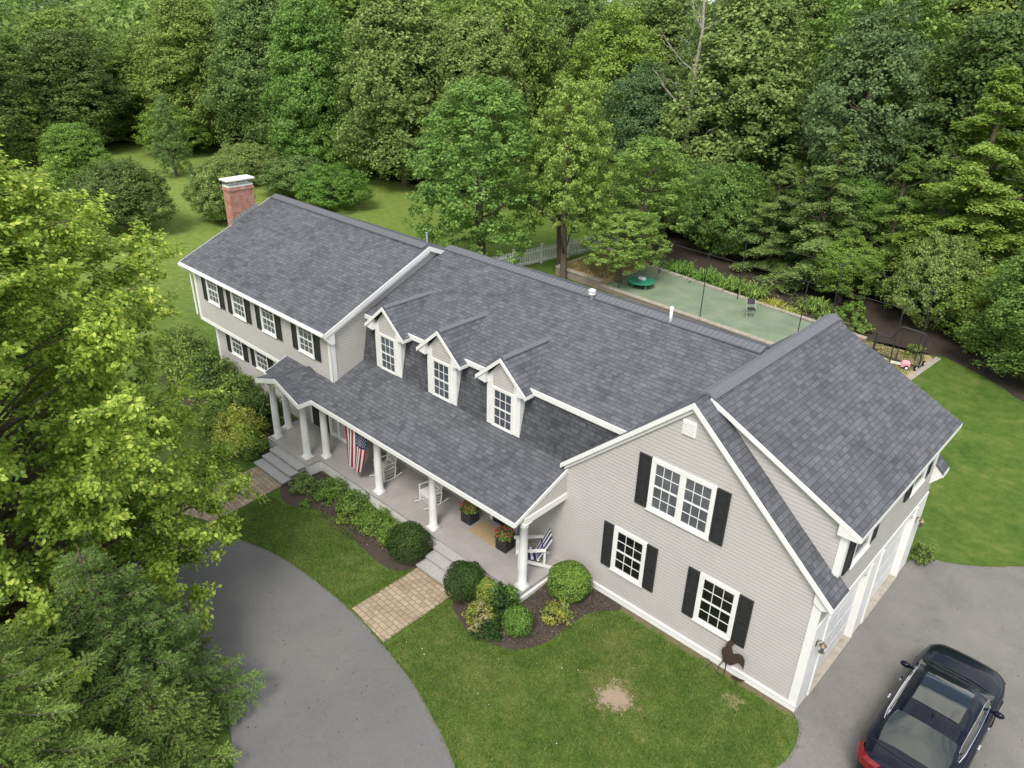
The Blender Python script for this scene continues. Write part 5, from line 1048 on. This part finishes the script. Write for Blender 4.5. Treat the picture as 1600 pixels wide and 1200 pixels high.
for sg, nm in ((0, 'side_window'), (1, 'side_window')):
    mb = MB(); fs = []; V = [Vector(p) for p in GV]
    for i in range(len(ygs)-1):
        ym_ = (ygs[i]+ygs[i+1])/2
        if -1.28 < ym_ < .80: j = 1 if sg else K-3; fs.append((i*K+j, i*K+j+1, (i+1)*K+j+1, (i+1)*K+j))
    used = sorted({v for q in fs for v in q}); mp_ = {v: k_ for k_, v in enumerate(used)}; mb.add([V[v] for v in used], [tuple(mp_[v] for v in q) for q in fs]); sw = mb.build('side_window', M['carglass'], car, True)
    e0 = [V[i*K+(1 if sg else K-2)] for i in range(len(ygs)) if -1.30 < ygs[i] < .82]; e1 = [V[i*K+(2 if sg else K-3)] for i in range(len(ygs)) if -1.30 < ygs[i] < .82]
    tm_ = MB(); sx = 1 if sg else -1; tm_.tube([p+Vector((sx*.012, 0, 0)) for p in e0], .013, 6); tm_.tube([e0[0]]+[p+Vector((sx*.008, 0, .004)) for p in e1]+[e0[-1]], .006, 6); tm_.build('window_trim', M['chrome'], sw)
    mi = MB(); mi.lathe([(.02, -.07), (.09, -.05), (.11, 0), (.09, .06), (.03, .085)], (0, 0, 0), 12); mo = mi.build('wing_mirror', M['paint'], car, True); mo.location = (sx*.99, .64, 1.0); mo.scale = (1.05, .62, .8)
    ar = MB(); ar.beam((sx*.80, .68, .97), (sx*.95, .66, .98), .05, .04); ar.build('mirror_arm', M['paint'], car)
    hl = MB(); hl.prism([(sx*.50, 2.28, .66), (sx*.74, 2.19, .68), (sx*.84, 2.02, .72), (sx*.80, 2.02, .60), (sx*.72, 2.22, .56), (sx*.5, 2.34, .56)], (0, .03, .01)); hl.build('headlight', M['glass_mid'], car)
    for yy in (-.35, .35): dh = MB(); dh.beam((sx*.935, yy-.08, .80), (sx*.935, yy+.08, .80), .03, .02); dh.build('door_handle', M['chrome'], car)
    for yy in (-1.42, 1.42):
        wv = MB(); wv.cyl((sx*.74, yy, .33), (sx*.945, yy, .33), .33, n=24); wo = wv.build('wheel', M['tyre'], car); rv = MB(); rv.cyl((sx*.945, yy, .33), (sx*.952, yy, .33), .22, n=20); rv.build('rim', M['grey_metal'], wo)
    tl = MB(); TLP = [(.40, -2.495), (.58, -2.48), (.70, -2.44), (.79, -2.36), (.845, -2.26), (.885, -2.12)]
    ring = [[(sx*(p[0]-.05), p[1]+.08, .945), (sx*(p[0]+.012), p[1]-.012, .915), (sx*(p[0]+.022), p[1]-.02, .74), (sx*(p[0]-.04), p[1]+.05, .73)] for p in TLP]
    V_ = [q_ for r_ in ring for q_ in r_]; F_2 = []
    for i in range(len(TLP)-1):
        for j in range(4): q_ = (i*4+j, i*4+(j+1) % 4, (i+1)*4+(j+1) % 4, (i+1)*4+j); F_2.append(q_ if sx > 0 else q_[::-1])
    F_2 += [(3, 2, 1, 0), tuple(range(len(V_)-4, len(V_)))]; tl.add(V_, F_2)
    tl.build('tail_light', M['tail'], car)
sr = MB(); V = []; ys_ = np.linspace(-.70, .40, 9)
for y in ys_:
    for x in np.linspace(-.47, .47, 9): zt_ = interp(GT, y); r_ = interp(GR, y); V.append((x, y, zt_+.014-(abs(x)/r_)**3*.035))
sr.add(V, [(i*9+j, i*9+j+1, (i+1)*9+j+1, (i+1)*9+j) for i in range(8) for j in range(8)]); sr.build('sunroof', M['carglass'], car, True)
an = MB(); an.prism([(0, -.88, 1.39), (0, -.70, 1.42), (0, -.86, 1.50), (0, -.90, 1.49)], (.02, 0, 0)); an.build('antenna', M['paint'], car)
wp = MB(); wp.tube([(-.55, 1.22, .97), (-.1, 1.17, 1.0), (.2, 1.16, 1.0)], .010, 5); wp.tube([(.05, 1.22, .97), (.5, 1.15, .99), (.62, 1.1, .99)], .010, 5); wp.build('wiper', M['dark'], car)
for x0 in (-.70, .70): gp = MB(); gp.tube([(x0*1.18, -1.9, .972), (x0*1.16, -2.2, .95), (x0*1.05, -2.36, .93)], .004, 4); gp.build('panel_gap', M['dark'], car)
gp = MB(); gp.tube([(-.74, -1.93, 1.0), (-.3, -2.0, 1.02), (.3, -2.0, 1.02), (.74, -1.93, 1.0)], .006, 4); gp.build('panel_gap', M['dark'], car)
gp = MB(); gp.tube([(-.72, 1.22, .965), (-.3, 1.30, .96), (.3, 1.30, .96), (.72, 1.22, .965)], .008, 4); gp.build('panel_gap', M['dark'], car)
lp = MB(); lp.box(-.26, .26, -2.50, -2.475, .58, .70); lp.build('number_plate', M['white2'], car); eb = MB(); eb.tube([(.4, -2.505, .46), (-.4, -2.505, .46)], .02, 6); eb.build('bumper_trim', M['chrome'], car)

# ------------------------------------------------------------------ the near trees
def near_leafy():
    o = empty('linden_tree', (-15.1, -11.5, -.22), 0, 'large lime green broadleaf tree filling the left of the view', 'tree')
    rg_ = np.random.default_rng(21); C0 = np.array([0, 0, 6.6]); RX, RZ = 4.7, 6.2
    tips = []; limbs = MB()
    tp = [(0, 0, -.1), (.1, 0, 1.5), (.0, .15, 3.2), (-.1, .1, 5.2), (.1, 0, 7.4), (.1, .1, 9.6), (.0, .1, 11.4)]; limbs.tube(tp, [.30, .26, .22, .17, .12, .07, .02], 10)
    EZ = [1.0, 2.0, 3.2, 5.0, 7.0, 9.0, 10.6, 11.6, 12.1]; ER = [4.0, 5.7, 5.9, 4.6, 4.9, 4.9, 3.9, 2.4, .5]
    for i in range(270):
        t = (i+.5)/270; z = 1.1+t*11.0; az = i*2.39996+rg_.uniform(-.2, .2); lob = 1+.10*math.sin(az*3+z)+.07*math.sin(az*5-z*1.7); reach = float(np.interp(z, EZ, ER))*lob*(rg_.uniform(.82, 1.03) if i % 3 else rg_.uniform(.45, .75))
        zb_ = max(.9, z-.75*reach*rg_.uniform(.5, .9)); b_ = np.array([np.interp(zb_, [p[2] for p in tp], [p[0] for p in tp]), .1, min(zb_, 11.0)]); e_ = np.array([math.cos(az)*reach, math.sin(az)*reach, z]); mid = b_*.45+e_*.55+np.array([0, 0, .25])
        th = .07*(1.1-t)+.012; limbs.tube([b_, b_*.7+mid*.3+np.array([0, 0, .08]), mid, e_*.7+mid*.3+np.array([0, 0, .08]), e_], [th, th*.8, th*.5, .015, .006], 6)
        for k_ in range(13):
            s_ = rg_.uniform(.35, 1.05); c = mid*(1-s_)+e_*s_; dv = norm(rg_.normal(size=(1, 3)))[0]*np.array([1, 1, .75]); d2 = c+dv*rg_.uniform(.35, 1.0)+np.array([0, 0, .08]); tips.append((c, d2))
            if k_ < 4: limbs.tube([c, (c+d2)/2+np.array([0, 0, .06]), d2], [.014, .009, .004], 4)
    limbs.build('trunk', M['bark'], o)
    P_ = []; N_ = []; D_ = []
    for c, d2 in tips:
        n = 104; s_ = rg_.uniform(.15, 1.08, n)[:, None]; ax = norm((d2-c)[None]); base = c*(1-s_)+d2*s_; rad = norm(rg_.normal(size=(n, 3))); off_ = rad*rg_.uniform(.02, .26, n)[:, None]*np.array([1, 1, .55]); q = base+off_
        out = norm(d2[None]-np.array([0, 0, 6.0])); P_.append(q); N_.append(np.array([0, 0, .75])+out*.55+rg_.normal(0, .42, (n, 3))); D_.append(ax+rad*.9+np.array([0, 0, -.25]))
    P_ = np.concatenate(P_); N_ = np.concatenate(N_); D_ = np.concatenate(D_); print('near leaves', len(P_))
    c_ = bpy.data.objects.new('crown', leaf_mesh('crown', P_, N_, .088, LF['near'], .72, 'leaf', D_=D_, fold=.3)); col.objects.link(c_); c_.parent = o
near_leafy()
def near_spruce(x, y, h_, rb, mat_, label, seed, nwh=26, needle=.035):
    o = empty('spruce_tree', (x, y, -.22), 0, label, 'tree'); rg_ = np.random.default_rng(seed); tk = MB(); tk.tube([(0, 0, -.1), (0, 0, h_*.5), (0, 0, h_)], [.16, .10, .012], 8)
    TW = []
    for i in range(nwh):
        t = i/nwh; z = .35+(h_-.45)*t; reach = rb*(1-t)**.85+.15; nb = 7 if t < .8 else 5
        for j in range(nb):
            az = j*6.283/nb+i*1.1+rg_.uniform(-.25, .25); L = reach*rg_.uniform(.75, 1.12); d = np.array([math.cos(az), math.sin(az), 0.]); sd_ = np.array([-d[1], d[0], 0.]); pt = lambda s: np.array([0, 0, z])+d*L*s+np.array([0, 0, 1])*(.10*L*s-.34*L*s*s+.30*L*s**3.2)
            pts = [pt(s) for s in (0, .25, .5, .75, 1)]; tk.tube(pts, [.03*(1.2-t), .022*(1.2-t), .014, .009, .004], 5)
            nt2 = max(4, int(L*7))
            for k_ in range(nt2):
                s = .15+.85*(k_+.5)/nt2; p = pt(s); tl_ = min(.75, .16+L*.30*(1.05-s)*1.3)
                for sg in (-1, 1):
                    dv = norm((d*.75+sd_*sg*rg_.uniform(.6, 1.0)+np.array([0, 0, rg_.uniform(-.35, .1)]))[None])[0]; ln = tl_*rg_.uniform(.7, 1.15); TW.append((p, p+dv*ln))
                    if ln > .34:
                        for q_ in (.4, .7):
                            for s2 in (-1, 1): dv2 = norm((dv+np.cross(dv, [0, 0, 1])*s2*.8+np.array([0, 0, -.1]))[None])[0]; m_ = p+dv*ln*q_; TW.append((m_, m_+dv2*ln*.42))
            TW.append((pt(.86), pt(1.0)+d*.12))
    tk.build('trunk', M['bark'], o)
    A_ = np.array([a_ for a_, b_ in TW]); B_ = np.array([b_ for a_, b_ in TW]); Ls = np.linalg.norm(B_-A_, axis=1); per = 46; n = len(TW)
    s_ = (np.arange(per)[None]+rg_.uniform(0, 1, (n, per)))/per; ax = norm(B_-A_)[:, None]; base = A_[:, None]+(B_-A_)[:, None]*s_[..., None]
    rad = norm(rg_.normal(size=(n, per, 3))); rad = norm(rad-ax*np.sum(rad*ax, -1, keepdims=True)); rad[..., 2] = np.abs(rad[..., 2])*.9-.25; dr = norm(rad*.8+ax*.75)
    nl_ = needle*rg_.uniform(.8, 1.3, (n, per)); nl_ = nl_*np.where(s_ > .9, .8, 1); q = base+dr*nl_[..., None]*.5; nr = norm(np.cross(dr, rg_.normal(size=(n, per, 3))))
    me_ = leaf_mesh('needles', q.reshape(-1, 3), nr.reshape(-1, 3), .03, LF[mat_], .24, D_=dr.reshape(-1, 3), sizes=nl_.reshape(-1)*1.25, fold=0); print('spruce needles', n*per)
    c_ = bpy.data.objects.new('needles', me_); col.objects.link(c_); c_.parent = o
near_spruce(-9.3, -13.6, 7.2, 3.5, 'spruce', 'near spruce with bright new tips at the bottom left corner', 31, 22, .04)
near_spruce(-10.6, -10.8, 5.2, 2.6, 'spruce_d', 'darker spruce beside the drive under the lime green tree', 33, 18, .05)

near_spruce(-9.15, -10.75, 2.7, 1.35, 'spruce', 'small bright spruce at the edge of the drive, bottom left', 35, 13, .04)

# ------------------------------------------------------------------ grass blades on the front lawn
rg_ = np.random.default_rng(41); n = 280000; X = rg_.uniform(-16.5, .35, n); Y = rg_.uniform(-8.5, -.15, n)
def inside(X, Y, poly):
    c = np.zeros(len(X), bool); j = len(poly)-1
    for i in range(len(poly)):
        xi, yi = poly[i][:2]; xj, yj = poly[j][:2]; t = ((yi > Y) != (yj > Y)) & (X < (xj-xi)*(Y-yi)/(yj-yi+1e-12)+xi); c ^= t; j = i
    return c
lawn_poly = [(-16.3, -3.9), (-15.5, -3.8), (-13.6, -3.1), (-10.9, -3.5), (-10.25, -3.0), (-10.25, -5.02)]+[p for p in edge if -16.2 < p[0] < -10.2][::-1]+[(-16.3, -6.1)]
lawn_poly2 = [(-8.5, -3.0), (-7.9, -3.35), (-7.0, -3.6), (-5.98, -3.3), (-5.45, -2.47), (-5.4, -1.65), (-5.3, -.8), (-4.85, -.22), (-.1, -.2)]+d2_[:]+[p for p in edge[::-1] if p[0] > -8.5]
k_ = inside(X, Y, lawn_poly) | inside(X, Y, lawn_poly2)
bare_ = ((X+3.2)/.42)**2+((Y+2.62)/.36)**2 < rg_.uniform(.4, 1.2, n); k_ &= ~bare_; X = X[k_]; Y = Y[k_]; n = len(X)
Zg = -.22*S((-6.2-X)/2.5)*S((-.6-Y)/1.2); hb_ = rg_.uniform(.025, .06, n)
q = np.c_[X, Y, Zg+hb_*.45]; me_ = leaf_mesh('grass', q, rg_.normal(0, 1, (n, 3))*np.array([1, 1, .35]), .05, LF['blade'], .22, D_=np.c_[rg_.normal(0, .45, (n, 2)), np.ones(n)], sizes=hb_*1.25, fold=.1)
o = bpy.data.objects.new('grass', me_); col.objects.link(o); tag(o, 'short mown grass blades on the front lawn', 'grass', kind='stuff')

n = 26000; segs = []
for pl in (edge, d2_, d3_[::-1]):
    pl = np.array(pl); L_ = np.linalg.norm(np.diff(pl, axis=0), axis=1); c_ = np.r_[0, np.cumsum(L_)]; m_ = int(c_[-1]*170); t = rg_.uniform(0, c_[-1], m_); segs.append(np.c_[np.interp(t, c_, pl[:, 0]), np.interp(t, c_, pl[:, 1])]+rg_.normal(0, .035, (m_, 2)))
for a_, b_ in (((-10.18, -2.9), (-10.18, -5.08)), ((-8.6, -2.9), (-8.59, -5.24))): t = rg_.uniform(0, 1, 900)[:, None]; segs.append(np.array(a_)*(1-t)+np.array(b_)*t+rg_.normal(0, .03, (900, 2)))
q2 = np.concatenate(segs); q2 = q2[(q2[:, 0] > -17) & (q2[:, 1] > -10)]; n = len(q2); hb_ = rg_.uniform(.02, .05, n); q = np.c_[q2, -.22*S((-6.2-q2[:, 0])/2.5)*S((-.6-q2[:, 1])/1.2)+hb_*.45]
o = bpy.data.objects.new('edge_grass', leaf_mesh('edge_grass', q, rg_.normal(0, 1, (n, 3))*np.array([1, 1, .35]), .05, LF['blade'], .22, D_=np.c_[rg_.normal(0, .6, (n, 2)), np.ones(n)], sizes=hb_*1.25, fold=.1)); col.objects.link(o); tag(o, 'ragged longer grass along the edges of drive and path', 'grass', kind='stuff')
